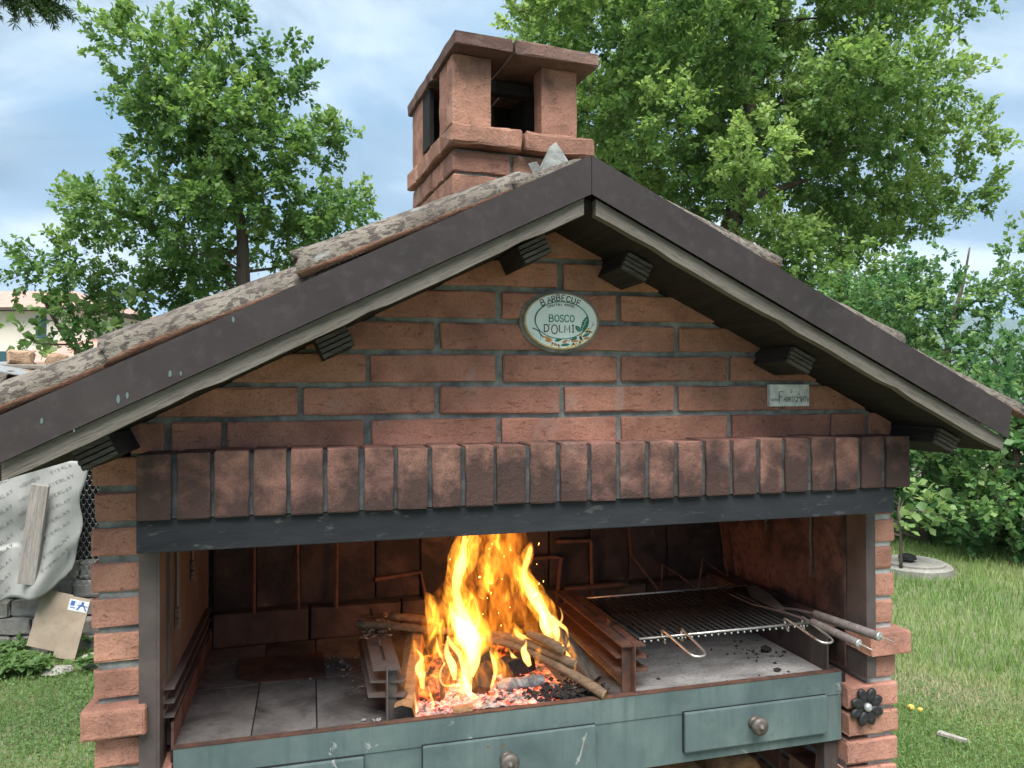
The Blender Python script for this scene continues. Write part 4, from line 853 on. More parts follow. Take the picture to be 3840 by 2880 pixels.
for j in range(n_):
    for i in range(n_):
        x, y = 0.485 + 0.37 * i / (n_ - 1), 0.119 + 0.32 * j / (n_ - 1); e = math.exp(-((x - 0.66) / 0.14) ** 2 - ((y - 0.25) / 0.12) ** 2)
        mb.v.append((x, y, 0.934 + 0.030 * e + 0.006 * mnoise.noise(Vector((x * 60, y * 60, 0))) * (0.3 + e)))
mb.f = [(j * n_ + i, j * n_ + i + 1, (j + 1) * n_ + i + 1, (j + 1) * n_ + i) for j in range(n_ - 1) for i in range(n_ - 1)]; mb.mi = [0] * len(mb.f)
tag(mb.build('ash_mound', 'ash_mound', None, smooth=True), 'powdery ash mound glowing from within beneath the burning logs', 'ash', kind='stuff')
rs = random.Random(21)
pos = []
for i in range(620):
    x, y = rs.uniform(0.50, 0.83), rs.uniform(0.122, 0.42); e = math.exp(-((x - 0.66) / 0.15) ** 2 - ((y - 0.24) / 0.12) ** 2); pos.append((x, y, 0.938 + rs.random() * 0.034 * e))
scatter_chunks('ember_bed', 'bed of glowing pink and orange embers under the burning logs', 'ember', pos, 0.0085, 1, 'embers')
pos = [(rs.gauss(0.845, 0.035), abs(rs.gauss(0, 0.035)) + 0.124, 0.938 + rs.random() * 0.016) for _ in range(330)]
scatter_chunks('charcoal_heap', 'heap of black charcoal bits beside the embers under the branch end', 'char', pos, 0.0068, 2, 'charcoal')
pos = [(rs.uniform(0.40, 0.48), rs.uniform(0.30, 0.50), 1.049 + rs.random() * 0.008) for _ in range(90)] + [(rs.gauss(0.38, 0.04), rs.gauss(0.44, 0.07), 0.9385) for _ in range(70)] + [(rs.uniform(0.40, 0.5), rs.uniform(0.12, 0.4), 0.9385) for _ in range(50)]
scatter_chunks('ash_flakes', 'grey ash flakes strewn over the andiron and bare hearth tiles', 'ash_grey', pos, 0.005, 3, 'ash', 0.25)
pos = [(rs.gauss(1.40, 0.045), rs.gauss(0.27, 0.035), 0.9385) for _ in range(40)] + [(rs.uniform(1.02, 1.49), rs.uniform(0.125, 0.6), 0.9372) for _ in range(80)]
scatter_chunks('ash_crumbs', 'charcoal crumbs and ash on the floor under the grate', 'char', pos, 0.0035, 4, 'ash', 0.4)
for p, s, lab in (((0.985 + 0.40, 0.150, 0.941), 0.007, 'single black charcoal lump near the green rim under the grate'), ((1.437, 0.275, 0.945), 0.012, 'larger charcoal lump with white ash near the side sheet')):
    me = chunk(int(s * 9999), p, s, (1.3, 1, 0.6)); tag(link('charcoal_lump', me, 'char'), lab, 'charcoal')
me = MB().prism([(0.125, 0.455), (0.178, 0.41), (0.33, 0.402), (0.325, 0.585), (0.123, 0.582)], 0.9365, 0.9395, ax='z').build('scorched_plate', 'rusty_steel'); tag(me, 'thin scorched metal plate lying on the bare hearth tiles', 'plate')

# ---- fire: closed flame bodies that glow through their volume
fire = thing('fire', 'tall yellow and orange wood fire burning in the hearth', 'fire', (0.68, 0.26, 0.94))
FLAMES = [
 ('core', 0.250, [(0.657, 0.975, 0.007), (0.65, 1.02, 0.016), (0.64, 1.062, 0.026), (0.629, 1.103, 0.018), (0.617, 1.152, 0.009), (0.617, 1.186, 0.012), (0.624, 1.21, 0.014), (0.631, 1.236, 0.012), (0.635, 1.27, 0.008), (0.637, 1.308, 0.003)]),
 ('mid', 0.260, [(0.666, 0.97, 0.014), (0.656, 1.026, 0.031), (0.642, 1.072, 0.042), (0.631, 1.114, 0.035), (0.616, 1.16, 0.026), (0.619, 1.194, 0.023), (0.635, 1.231, 0.027), (0.642, 1.268, 0.023), (0.642, 1.306, 0.018), (0.639, 1.341, 0.007)]),
 ('soft', 0.300, [(0.707, 1.005, 0.041), (0.7, 1.062, 0.055), (0.686, 1.12, 0.062), (0.697, 1.169, 0.055), (0.708, 1.21, 0.052), (0.723, 1.252, 0.048), (0.72, 1.295, 0.044), (0.716, 1.338, 0.029)]),
 ('core', 0.220, [(0.857, 1.026, 0.001), (0.838, 1.067, 0.008), (0.813, 1.111, 0.014), (0.792, 1.144, 0.015), (0.774, 1.176, 0.011), (0.769, 1.2, 0.008), (0.776, 1.227, 0.008), (0.783, 1.251, 0.007), (0.786, 1.264, 0.001)]),
 ('mid', 0.225, [(0.864, 1.022, 0.003), (0.844, 1.065, 0.014), (0.818, 1.109, 0.023), (0.793, 1.146, 0.023), (0.774, 1.178, 0.018), (0.77, 1.206, 0.014), (0.781, 1.239, 0.012), (0.788, 1.267, 0.003)]),
 ('mid', 0.235, [(0.8, 1.142, 0.011), (0.775, 1.179, 0.016), (0.757, 1.211, 0.013), (0.746, 1.239, 0.009), (0.738, 1.268, 0.002)]),
 ('mid', 0.250, [(0.567, 0.987, 0.005), (0.565, 1.034, 0.012), (0.569, 1.081, 0.016), (0.566, 1.115, 0.016), (0.557, 1.141, 0.012), (0.547, 1.161, 0.003)]),
 ('core', 0.190, [(0.668, 0.937, 0.004), (0.644, 0.951, 0.008), (0.625, 0.976, 0.009), (0.627, 1.009, 0.009), (0.644, 1.04, 0.012), (0.651, 1.073, 0.015)]),
 ('core', 0.215, [(0.66, 1.057, 0.014), (0.633, 1.078, 0.021), (0.612, 1.098, 0.015), (0.599, 1.123, 0.007), (0.594, 1.143, 0.001)]),
 ('mid', 0.200, [(0.663, 0.932, 0.008), (0.632, 0.962, 0.014), (0.626, 0.999, 0.015), (0.646, 1.043, 0.021), (0.65, 1.083, 0.027), (0.609, 1.116, 0.021), (0.593, 1.154, 0.003)]),
 ('wisp', 0.165, [(0.58, 1.09, 0.002), (0.589, 1.07, 0.004), (0.604, 1.052, 0.004), (0.612, 1.029, 0.004), (0.619, 0.996, 0.004), (0.622, 0.973, 0.003)]),
 ('wisp', 0.160, [(0.575, 1.034, 0.002), (0.566, 1.016, 0.002), (0.565, 0.997, 0.002), (0.575, 0.983, 0.002), (0.608, 0.979, 0.003), (0.631, 0.959, 0.005), (0.651, 0.944, 0.004), (0.666, 0.946, 0.001)]),
 ('wisp', 0.170, [(0.675, 1.047, 0.001), (0.685, 1.023, 0.004), (0.689, 1.0, 0.004), (0.682, 0.974, 0.003), (0.673, 0.952, 0.001)]),
 ('wisp', 0.165, [(0.557, 1.089, 0.001), (0.56, 1.063, 0.003), (0.57, 1.039, 0.002), (0.575, 1.023, 0.001)]),
 ('mid', 0.190, [(0.528, 0.96, 0.006), (0.525, 0.993, 0.013), (0.53, 1.025, 0.013), (0.521, 1.055, 0.01), (0.512, 1.078, 0.002)]),
 ('core', 0.185, [(0.53, 0.972, 0.004), (0.527, 0.995, 0.008), (0.53, 1.014, 0.007), (0.534, 1.026, 0.002)]),
 ('wisp', 0.140, [(0.54, 0.941, 0.001), (0.546, 0.954, 0.003), (0.54, 0.975, 0.002), (0.535, 0.995, 0.001)]),
 ('wisp', 0.135, [(0.508, 0.931, 0.001), (0.51, 0.951, 0.002), (0.507, 0.971, 0.002), (0.507, 0.987, 0.0)]),
 ('soft', 0.310, [(0.78, 1.031, 0.023), (0.769, 1.089, 0.032), (0.755, 1.144, 0.035), (0.755, 1.198, 0.035), (0.77, 1.244, 0.032), (0.77, 1.287, 0.027), (0.767, 1.327, 0.015)]),
 ('mid', 0.240, [(0.779, 1.028, 0.007), (0.761, 1.051, 0.011), (0.752, 1.069, 0.007), (0.746, 1.083, 0.002)]),
 ('core', 0.235, [(0.796, 1.032, 0.003), (0.774, 1.044, 0.007), (0.756, 1.056, 0.006), (0.749, 1.07, 0.002)]),
 ('mid', 0.230, [(0.801, 1.036, 0.006), (0.782, 1.066, 0.008), (0.775, 1.09, 0.005), (0.768, 1.119, 0.001)]),
 ('mid', 0.250, [(0.587, 0.998, 0.005), (0.577, 1.04, 0.008), (0.584, 1.08, 0.011), (0.59, 1.12, 0.013), (0.605, 1.16, 0.012), (0.612, 1.186, 0.004)]),
 ('soft', 0.270, [(0.567, 1.014, 0.01), (0.56, 1.062, 0.021), (0.574, 1.102, 0.024), (0.591, 1.135, 0.025), (0.605, 1.168, 0.018), (0.616, 1.206, 0.007)]),
 ('mid', 0.290, [(0.684, 1.13, 0.007), (0.695, 1.157, 0.016), (0.702, 1.181, 0.018), (0.691, 1.207, 0.013), (0.693, 1.235, 0.004)]),
 ('mid', 0.310, [(0.71, 1.158, 0.008), (0.72, 1.19, 0.014), (0.716, 1.222, 0.018), (0.725, 1.254, 0.017), (0.72, 1.286, 0.013), (0.718, 1.322, 0.008)]),
 ('soft', 0.240, [(0.693, 1.039, 0.022), (0.708, 1.072, 0.028), (0.726, 1.105, 0.03), (0.729, 1.14, 0.025), (0.722, 1.174, 0.011)]),
 ('mid', 0.300, [(0.737, 1.109, 0.005), (0.759, 1.136, 0.012), (0.771, 1.164, 0.009), (0.778, 1.188, 0.003)]),
 ('wisp', 0.210, [(0.853, 1.028, 0.001), (0.832, 1.054, 0.001), (0.817, 1.086, 0.003), (0.803, 1.115, 0.002), (0.764, 1.158, 0.001)]),
 ('wisp', 0.215, [(0.875, 1.042, 0.001), (0.87, 1.061, 0.003), (0.851, 1.078, 0.004), (0.837, 1.093, 0.002), (0.822, 1.098, 0.002)]),
 ('wisp', 0.200, [(0.663, 1.062, 0.003), (0.657, 1.036, 0.004), (0.653, 1.009, 0.006), (0.639, 0.984, 0.005)]),
 ('mid', 0.180, [(0.696, 0.966, 0.007), (0.7, 0.995, 0.013), (0.693, 1.022, 0.009), (0.679, 1.047, 0.002)]),
 ('soft', 0.170, [(0.544, 0.931, 0.016), (0.557, 0.968, 0.03), (0.59, 0.987, 0.036), (0.64, 0.976, 0.037), (0.69, 0.983, 0.031), (0.724, 1.0, 0.014)]),
 ('soft', 0.270, [(0.825, 1.025, 0.011), (0.81, 1.069, 0.022), (0.788, 1.113, 0.026), (0.77, 1.157, 0.022), (0.763, 1.196, 0.011)]),
 ('mid', 0.320, [(0.676, 1.215, 0.005), (0.673, 1.244, 0.011), (0.68, 1.276, 0.013), (0.677, 1.308, 0.008), (0.677, 1.33, 0.003)]),
 ('wisp', 0.260, [(0.621, 1.159, 0.001), (0.628, 1.183, 0.002), (0.623, 1.211, 0.002), (0.633, 1.238, 0.003), (0.632, 1.265, 0.001)]),
 ('wisp', 0.240, [(0.6, 1.132, 0.001), (0.61, 1.108, 0.003), (0.634, 1.086, 0.005), (0.658, 1.073, 0.005), (0.666, 1.103, 0.002), (0.657, 1.138, 0.001)]),
]
def flame(kind, yc, pts, seed):
    if kind == 'mid' and seed < 1000: flame('mid', yc, [(x, z, w * 0.62) for x, z, w in pts], seed + 1000)
    g = {'core': 0.95, 'mid': 1.25, 'soft': 1.15, 'wisp': 1.25}[kind]
    rs = random.Random(seed); P = smooth_path([(x, z, w * g) for x, z, w in pts], 6); n = 14; vs = []; m_ = len(P); off = rs.uniform(0, 99)
    for i, (x, z, w) in enumerate(P):
        w = max(w, 0.0008); t_ = i / (m_ - 1)
        if kind != 'wisp': w *= 1 + 0.22 * mnoise.noise(Vector((t_ * 7, off, 0)))
        a, b = np.array(P[max(i - 1, 0)][:2]), np.array(P[min(i + 1, m_ - 1)][:2]); d = (b - a) / (np.linalg.norm(b - a) + 1e-9); nx, nz = -d[1], d[0]
        yy = yc + 0.012 * mnoise.noise(Vector((t_ * 3, off + 7, 2)))
        for k in range(n):
            th = 2 * PI * k / n; rr = w * (1 + (0.16 * mnoise.noise(Vector((math.cos(th) * 1.2, math.sin(th) * 1.2, t_ * 9 + off))) if kind != 'wisp' else 0))
            sx = math.cos(th) * rr; sy = math.sin(th) * rr * (0.62 if kind != 'soft' else 0.75)
            vs.append((x + nx * sx, yy + sy, z + nz * sx))
    fs = [(i * n + k, i * n + (k + 1) % n, (i + 1) * n + (k + 1) % n, (i + 1) * n + k) for i in range(m_ - 1) for k in range(n)] + [tuple(range(n - 1, -1, -1)), tuple(range((m_ - 1) * n, m_ * n))]
    mb = MB().add(vs, fs); return mb.build('flame', 'flame_' + kind, fire, smooth=True)
for i, (k_, y_, pts) in enumerate(FLAMES): flame(k_, y_, pts, 100 + i)
rs = random.Random(15)
for i in range(16):
    x0 = rs.uniform(0.52, 0.88); z0 = rs.uniform(0.955, 1.02) + (0.03 if x0 > 0.78 else 0); h = rs.uniform(0.04, 0.11); lean = rs.uniform(-0.03, 0.015); w = rs.uniform(0.003, 0.008)
    flame('wisp' if i % 3 else 'mid', rs.uniform(0.16, 0.30), [(x0, z0, w * 0.5), (x0 + lean * 0.2 + rs.uniform(-.008, .008), z0 + h * 0.3, w), (x0 + lean * 0.6 + rs.uniform(-.01, .01), z0 + h * 0.65, w * 0.7), (x0 + lean, z0 + h, 0.0008)], 300 + i)
rs = random.Random(5)
for i in range(26):
    x, z, y_ = rs.gauss(0.73, 0.06), rs.uniform(1.08, 1.30), rs.uniform(0.18, 0.34); l_ = rs.uniform(0.002, 0.007)
    MB().tube([(x, y_, z), (x + rs.uniform(-.3, .3) * l_, y_, z + l_)], 0.0006, 5).build('spark', 'spark', fire)
ld = bpy.data.lights.new('fire_light', 'POINT'); ld.energy = 1.1; ld.color = (1.0, 0.36, 0.10); ld.shadow_soft_size = 0.07
lo = bpy.data.objects.new('fire_light', ld); COL.objects.link(lo); lo.location = (0.72, 0.42, 1.12); lo.parent = fire; lo.matrix_parent_inverse = world_mat(fire).inverted()

# firewood stored below
def stored(label, pts, r_, mat):
    o = thing('firewood_log', label, 'log', tuple(pts[0]), 'logs stored under the hearth')
    MB().tube(pts, r_, 11, wob=0.10).build('bark', mat, o, smooth=True)
    a, b = Vector(pts[0]), Vector(pts[1]); d = (a - b).normalized(); MB().tube([a - d * .002, a + d * 0.003], [r_ * 0.95, r_ * 0.8], 11, wob=0.05).build('cut_end', 'log_wood', o)
stored('thick orange-brown log under the drawers, uppermost of the stored pile', [(1.33, 0.20, 0.66), (1.27, 0.42, 0.665), (1.2, 0.66, 0.67)], 0.055, 'log_wood')
stored('hollow reddish log beside the thick one under the drawers', [(1.205, 0.19, 0.640), (1.15, 0.42, 0.655), (1.10, 0.66, 0.66)], 0.06, 'log_wood')
stored('dark stored log low under the hearth beside the rear', [(1.0, 0.20, 0.62), (0.96, 0.45, 0.63), (0.93, 0.66, 0.63)], 0.06, 'bark')
for i in range(3): stored(('bottom', 'middle', 'second')[i] + ' log of the pile bearing the stored wood under the hearth', [(1.02 + 0.13 * i, 0.21, 0.26 + 0.12 * i), (1.02 + 0.13 * i, 0.65, 0.26 + 0.12 * i)], 0.085 + 0.02 * i, 'bark')

# ------------------------------------------------------------------ surroundings
def np_mesh(name, V, F_, mat, tone=None):
    """V (n,3) float, F_ (m,k) int with constant k"""
    me = bpy.data.meshes.new(name); n, (m_, k) = len(V), F_.shape
    me.vertices.add(n); me.vertices.foreach_set('co', np.asarray(V, np.float32).ravel())
    me.loops.add(m_ * k); me.loops.foreach_set('vertex_index', F_.astype(np.int32).ravel())
    me.polygons.add(m_); me.polygons.foreach_set('loop_start', (np.arange(m_) * k).astype(np.int32)); me.polygons.foreach_set('loop_total', np.full(m_, k, np.int32))
    if tone is not None:
        at = me.attributes.new('tone', 'FLOAT', 'POINT'); at.data.foreach_set('value', np.asarray(tone, np.float32))
    me.materials.append(MATS[mat]); me.update(calc_edges=True); me.validate(); return me
def unit(a): return a / (np.linalg.norm(a, axis=1, keepdims=True) + 1e-9)
def leaves(name, pos, dirs, nrm, ln, wd, mat, tone, fold=0.25, lobed=False):
    """each leaf a folded blade: base, two shoulders, tip"""
    N = len(pos); d = unit(dirs); side = unit(np.cross(d, nrm)); up = np.cross(side, d)
    ln = ln[:, None]; wd = wd[:, None]
    if lobed:
        V = np.stack([pos, pos + d * ln * 0.30 + side * wd * 0.55 + up * wd * fold, pos + d * ln * 0.62 + side * wd + up * wd * fold, pos + d * ln * 1.0, pos + d * ln * 0.62 - side * wd + up * wd * fold, pos + d * ln * 0.30 - side * wd * 0.55 + up * wd * fold, pos + d * ln * 0.55], 1)
        b = (np.arange(N) * 7)[:, None, None]; F_ = (np.array([[0, 1, 6], [1, 2, 6], [2, 3, 6], [3, 4, 6], [4, 5, 6], [5, 0, 6]])[None] + b).reshape(-1, 3); k = 7
    else:
        V = np.stack([pos, pos + d * ln * 0.55 + side * wd + up * wd * fold, pos + d * ln, pos + d * ln * 0.55 - side * wd + up * wd * fold], 1)
        b = (np.arange(N) * 4)[:, None, None]; F_ = (np.array([[0, 1, 2], [0, 2, 3]])[None] + b).reshape(-1, 3); k = 4
    return np_mesh(name, V.reshape(-1, 3), F_, mat, np.repeat(tone, k))
def sprays(rng, centers, outdirs, nleaf, twig, ln, wd, spread=0.9, tone_c=None):
    """leaf positions along short twigs starting at centers; returns leaf arrays and twig segments"""
    S_ = len(centers); o = unit(outdirs + rng.normal(0, 0.45, (S_, 3))); L_ = twig * rng.uniform(0.6, 1.3, S_)
    t_ = rng.uniform(0.1, 1.0, (S_, nleaf)); pos = centers[:, None] + o[:, None] * (t_ * L_[:, None])[..., None] + rng.normal(0, twig * 0.10, (S_, nleaf, 3))
    d = o[:, None] * 0.55 + rng.normal(0, spread, (S_, nleaf, 3)) * 0.55
    nr = rng.normal(0, 0.55, (S_, nleaf, 3)) + np.array((0, 0, 1.0))
    base = rng.uniform(0.15, 0.75, S_) if tone_c is None else tone_c
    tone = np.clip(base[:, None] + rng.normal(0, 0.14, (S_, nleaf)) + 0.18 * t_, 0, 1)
    f = lambda a: a.reshape(-1, 3)
    N = S_ * nleaf; l_ = ln * rng.uniform(0.45, 1.45, N)
    return f(pos), f(d), f(nr), l_, l_ * wd / ln, tone.ravel(), [(centers[i], centers[i] + o[i] * L_[i]) for i in range(S_)]
def in_poly(p, poly):
    x, z = p; c = False; j = len(poly) - 1
    for i in range(len(poly)):
        if (poly[i][1] > z) != (poly[j][1] > z) and x < (poly[j][0] - poly[i][0]) * (z - poly[i][1]) / (poly[j][1] - poly[i][1]) + poly[i][0]: c = not c
        j = i
    return c
def make_tree(name, label, cat, base, yaw, trunk, blobs, nspray, nleaf, twig, ln, wd, leafmat, seed, limb_r=0.05, group=None, lobed=False, barkmat='bark', twig_r=0.005, tone_shift=0.0):
    """trunk: list of (x,y,z,r) in the tree's own frame; blobs: (x,y,z,radius) clumps of the crown"""
    rng = np.random.default_rng(seed); rs = random.Random(seed)
    root = thing(name, label, cat, (*base, 0), group); c_, s_ = math.cos(yaw), math.sin(yaw)
    W = lambda p: (base[0] + p[0] * c_ - p[1] * s_, base[1] + p[0] * s_ + p[1] * c_, p[2])
    mb = MB(); T = smooth_path(trunk, 4); mb.tube([W(p) for p in T], [p[3] for p in T], 10, wob=0.06); mb.build('trunk', barkmat, root, smooth=True)
    nodes = [(np.array(p[:3]), p[3]) for p in T]
    mb = MB()
    order = sorted(blobs, key=lambda b: np.linalg.norm(np.array(b[:3]) - np.array(T[len(T) // 2][:3])))
    for b in order:
        c0 = np.array(b[:3]); k = min(range(len(nodes)), key=lambda i: np.linalg.norm(nodes[i][0] - c0) + 1.2 * max(0, nodes[i][0][2] - c0[2] + 0.1)); a, ra = nodes[k]
        mid = (a + c0) / 2 + np.array((rs.gauss(0, .08), rs.gauss(0, .08), rs.uniform(-0.02, 0.10))) * np.linalg.norm(c0 - a)
        r0 = min(ra * 0.7, limb_r * (0.35 + 0.5 * np.linalg.norm(c0 - a))); P = smooth_path([(*a, r0), (*mid, r0 * 0.7), (*c0, r0 * 0.35)], 4)
        mb.tube([W(p) for p in P], [p[3] for p in P], 6)
        nodes += [(p[:3], p[3]) for p in P[2:]]
    cen = []; out = []; tc = []
    for b in blobs:
        n = max(3, int(nspray * b[3] ** 2)); g = rng.normal(0, 1, (n, 3)); g = unit(g) * (rng.uniform(0.15, 1, (n, 1)) ** 0.5) * b[3]
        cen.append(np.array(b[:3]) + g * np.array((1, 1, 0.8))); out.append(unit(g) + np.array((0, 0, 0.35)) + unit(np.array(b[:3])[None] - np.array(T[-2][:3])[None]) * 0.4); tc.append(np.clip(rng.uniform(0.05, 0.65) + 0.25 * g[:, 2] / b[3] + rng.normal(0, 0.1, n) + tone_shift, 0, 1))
    cen = np.concatenate(cen); out = np.concatenate(out); tc = np.concatenate(tc)
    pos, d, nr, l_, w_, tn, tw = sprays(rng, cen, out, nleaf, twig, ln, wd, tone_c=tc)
    Rm = np.array(((c_, -s_, 0), (s_, c_, 0), (0, 0, 1))); B = np.array((base[0], base[1], 0))
    for a, b in tw[::2]: mb.tube([W(a), W(b)], [twig_r, twig_r * 0.4], 3)
    mb.build('branches', barkmat, root)['kind'] = 'stuff'
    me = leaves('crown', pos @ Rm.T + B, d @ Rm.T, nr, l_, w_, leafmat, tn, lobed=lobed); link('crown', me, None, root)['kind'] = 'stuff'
    return root
VIEW_YAW = -0.2609
def dyaw(b): return math.atan2(b[1] - CAM_POS.y, b[0] - CAM_POS.x) - PI / 2
rs = random.Random(77)
# oak on the far side of the coop
lo_b = [(-0.53, 5.68, 0.33), (-0.06, 5.82, 0.28), (0.39, 5.51, 0.36), (0.72, 5.02, 0.25), (-1.0, 6.01, 0.12), (-0.89, 5.74, 0.17), (-1.44, 5.87, 0.09), (-1.25, 5.68, 0.12), (-1.61, 5.46, 0.11), (-1.41, 5.26, 0.14), (-0.69, 5.24, 0.39), (-0.03, 5.13, 0.44), (0.47, 4.96, 0.28), (-1.14, 5.18, 0.22), (-1.11, 4.85, 0.25), (-0.58, 4.63, 0.33), (0.03, 4.52, 0.33), (0.53, 4.57, 0.25), (-1.3, 4.38, 0.17), (-1.8, 3.96, 0.25), (-2.24, 3.96, 0.12), (-2.08, 3.85, 0.17), (-1.47, 3.69, 0.36), (-0.91, 3.91, 0.39), (-0.3, 4.02, 0.39), (0.19, 3.96, 0.39), (0.69, 3.91, 0.33), (1.08, 4.07, 0.25), (1.3, 3.77, 0.19), (0.64, 3.46, 0.3), (0.08, 3.63, 0.33), (-0.69, 3.35, 0.39), (-1.25, 3.19, 0.39), (-1.86, 3.19, 0.33), (-2.41, 3.08, 0.28), (-2.74, 2.96, 0.22), (-2.13, 2.74, 0.28), (-1.52, 2.85, 0.33), (-0.91, 2.96, 0.28), (-0.42, 3.02, 0.25), (-1.91, 2.47, 0.19), (0.97, 3.52, 0.28), (1.36, 3.57, 0.14), (0.42, 3.19, 0.22)]
blobs = [(x, rs.gauss(0, 0.55) if r_ > 0.2 else rs.gauss(0, 0.2), z, r_ * 1.05) for x, z, r_ in lo_b]
blobs += [(rs.uniform(-0.9, 0.7), rs.uniform(-0.75, -0.25), rs.uniform(3.05, 5.0), rs.uniform(0.22, 0.34)) for _ in range(16)]
make_tree('oak_tree', 'slender young oak with airy crown rising behind the tiled roof and coop', 'tree', (-0.49, 8.08), VIEW_YAW + 0.0, [(0.05, 0, -0.1, 0.12), (0.02, 0, 1.5, 0.10), (0, 0, 2.8, 0.085), (-0.05, 0.05, 3.7, 0.06), (-0.25, 0, 4.5, 0.045), (-0.45, 0, 5.3, 0.025), (-0.5, 0, 5.8, 0.012)], blobs, 330, 32, 0.24, 0.068, 0.021, 'oak_leaf', 3, 0.035, lobed=False, tone_shift=0.12)
# big oak
ro = [(-5.47, 9.53), (-4.83, 10.02), (-3.84, 11.4), (-0.89, 13.17), (3.05, 12.68), (3.84, 9.73), (4.58, 9.38), (4.73, 8.64), (4.14, 8.05), (4.33, 7.46), (4.93, 7.16), (5.27, 6.62), (4.63, 6.28), (5.17, 5.49), (4.33, 5.19), (3.6, 5.0), (3.94, 4.41), (3.5, 3.62), (3.94, 2.83), (4.04, 2.04), (2.56, 2.44), (0.9, 3.2), (0.2, 3.6), (-1.08, 4.5), (-2.96, 5.3), (-3.84, 6.67), (-4.53, 7.95)]
holes = [(0.42, 5.55, 0.42), (0.1, 7.9, 0.35), (2.0, 8.6, 0.3), (3.0, 6.4, 0.3), (1.6, 4.3, 0.35), (2.75, 4.15, 0.3)]
blobs = []; tries = 0
while len(blobs) < 190 and tries < 20000:
    tries += 1; x, z, r_ = rs.uniform(-5.5, 5.3), rs.uniform(2, 11.4), rs.uniform(0.38, 0.72)
    if not in_poly((x + (-0.45 if x < 0 else 0.80), z), ro) or any(math.hypot(x - a, z - b) < c_ + r_ * 0.55 for a, b, c_ in holes): continue
    y = rs.gauss(0, 1.5)
    if any((x - b[0]) ** 2 + (y - b[1]) ** 2 + (z - b[2]) ** 2 < (0.5 * (r_ + b[3])) ** 2 * 1.6 for b in blobs): continue
    blobs.append((x, y, z, r_))
for x, z in ro[5:19]: blobs.append((x * 0.88 - 0.05, rs.gauss(0, .5), z - 0.1, 0.20))
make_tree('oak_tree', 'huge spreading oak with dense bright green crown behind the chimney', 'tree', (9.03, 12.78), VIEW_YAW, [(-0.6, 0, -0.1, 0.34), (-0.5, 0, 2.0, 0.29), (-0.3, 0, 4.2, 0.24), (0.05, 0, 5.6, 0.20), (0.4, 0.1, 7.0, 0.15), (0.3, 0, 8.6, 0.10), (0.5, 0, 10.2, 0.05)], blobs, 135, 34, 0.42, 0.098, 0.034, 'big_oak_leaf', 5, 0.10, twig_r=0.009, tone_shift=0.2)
# small elm at the right
fr = [(-1.23, 2.74), (-1.05, 3.18), (-0.74, 3.11), (-0.55, 3.36), (0.06, 3.55), (0.31, 3.64), (0.62, 3.64), (1.0, 3.48), (1.54, 3.36), (1.72, 1.88), (1.48, 1.08), (0.62, 1.02), (-0.55, 1.27), (-1.23, 1.88)]
blobs = []; tries = 0
while len(blobs) < 50 and tries < 5000:
    tries += 1; x, z, r_ = rs.uniform(-1.3, 1.8), rs.uniform(1.0, 3.7), rs.uniform(0.16, 0.32)
    if not in_poly((x, z), fr) or math.hypot(x - 0.95, z - 2.35) < 0.26 + 0.3 * r_: continue
    y = rs.gauss(0, 0.5)
    if any((x - b[0]) ** 2 + (y - b[1]) ** 2 + (z - b[2]) ** 2 < (0.5 * (r_ + b[3])) ** 2 * 1.7 for b in blobs): continue
    blobs.append((x, y, z, r_))
make_tree('elm_tree', 'small dark leafy tree between the roof eave and the far hills', 'tree', (8.49, 6.72), VIEW_YAW, [(0, 0, -0.1, 0.07), (0.02, 0, 1.2, 0.055), (0.0, 0, 2.2, 0.04), (0.2, 0, 3.0, 0.022), (0.3, 0, 3.5, 0.01)], blobs, 230, 24, 0.22, 0.066, 0.023, 'hedge_leaf', 9, 0.03, tone_shift=0.05)
# bushes of the hedge
for i, (bx, by, w, h, lab) in enumerate(((6.45, 5.0, 0.95, 1.8, 'tall dark hazel bush behind the concrete well cover'), (6.95, 4.42, 0.9, 1.75, 'dense leafy bush right of the well, next to the tall hazel'), (7.35, 3.75, 0.85, 1.6, 'low dense bush at the edge of the tall grass'), (8.1, 5.7, 1.1, 2.3, 'higher bush filling the gap behind the dense leafy ones'), (6.3, 6.2, 1.0, 1.9, 'dark bush half hidden behind the brick pier'), (8.2, 3.6, 0.9, 1.7, 'outermost bush where the hedge meets the meadow'))):
    bl = []
    for _ in range(46):
        a, t_ = rs.uniform(0, 2 * PI), rs.random() ** 0.5; z = 0.18 + (h - 0.3) * rs.random(); wz = w * (1.0 - 0.55 * (z / h) ** 2)
        bl.append((math.cos(a) * t_ * wz, math.sin(a) * t_ * wz, z, rs.uniform(0.2, 0.34)))
    make_tree('bush', lab, 'bush', (bx, by), 0, [(0, 0, -0.1, 0.06), (0, 0, 0.5, 0.05), (0.05, 0, h * 0.6, 0.03), (0.05, 0, h * 0.85, 0.01)], bl, 105, 20, 0.20, 0.072, 0.027, 'hedge_leaf', 30 + i, 0.03, 'bushes of the hedge', tone_shift=0.04)
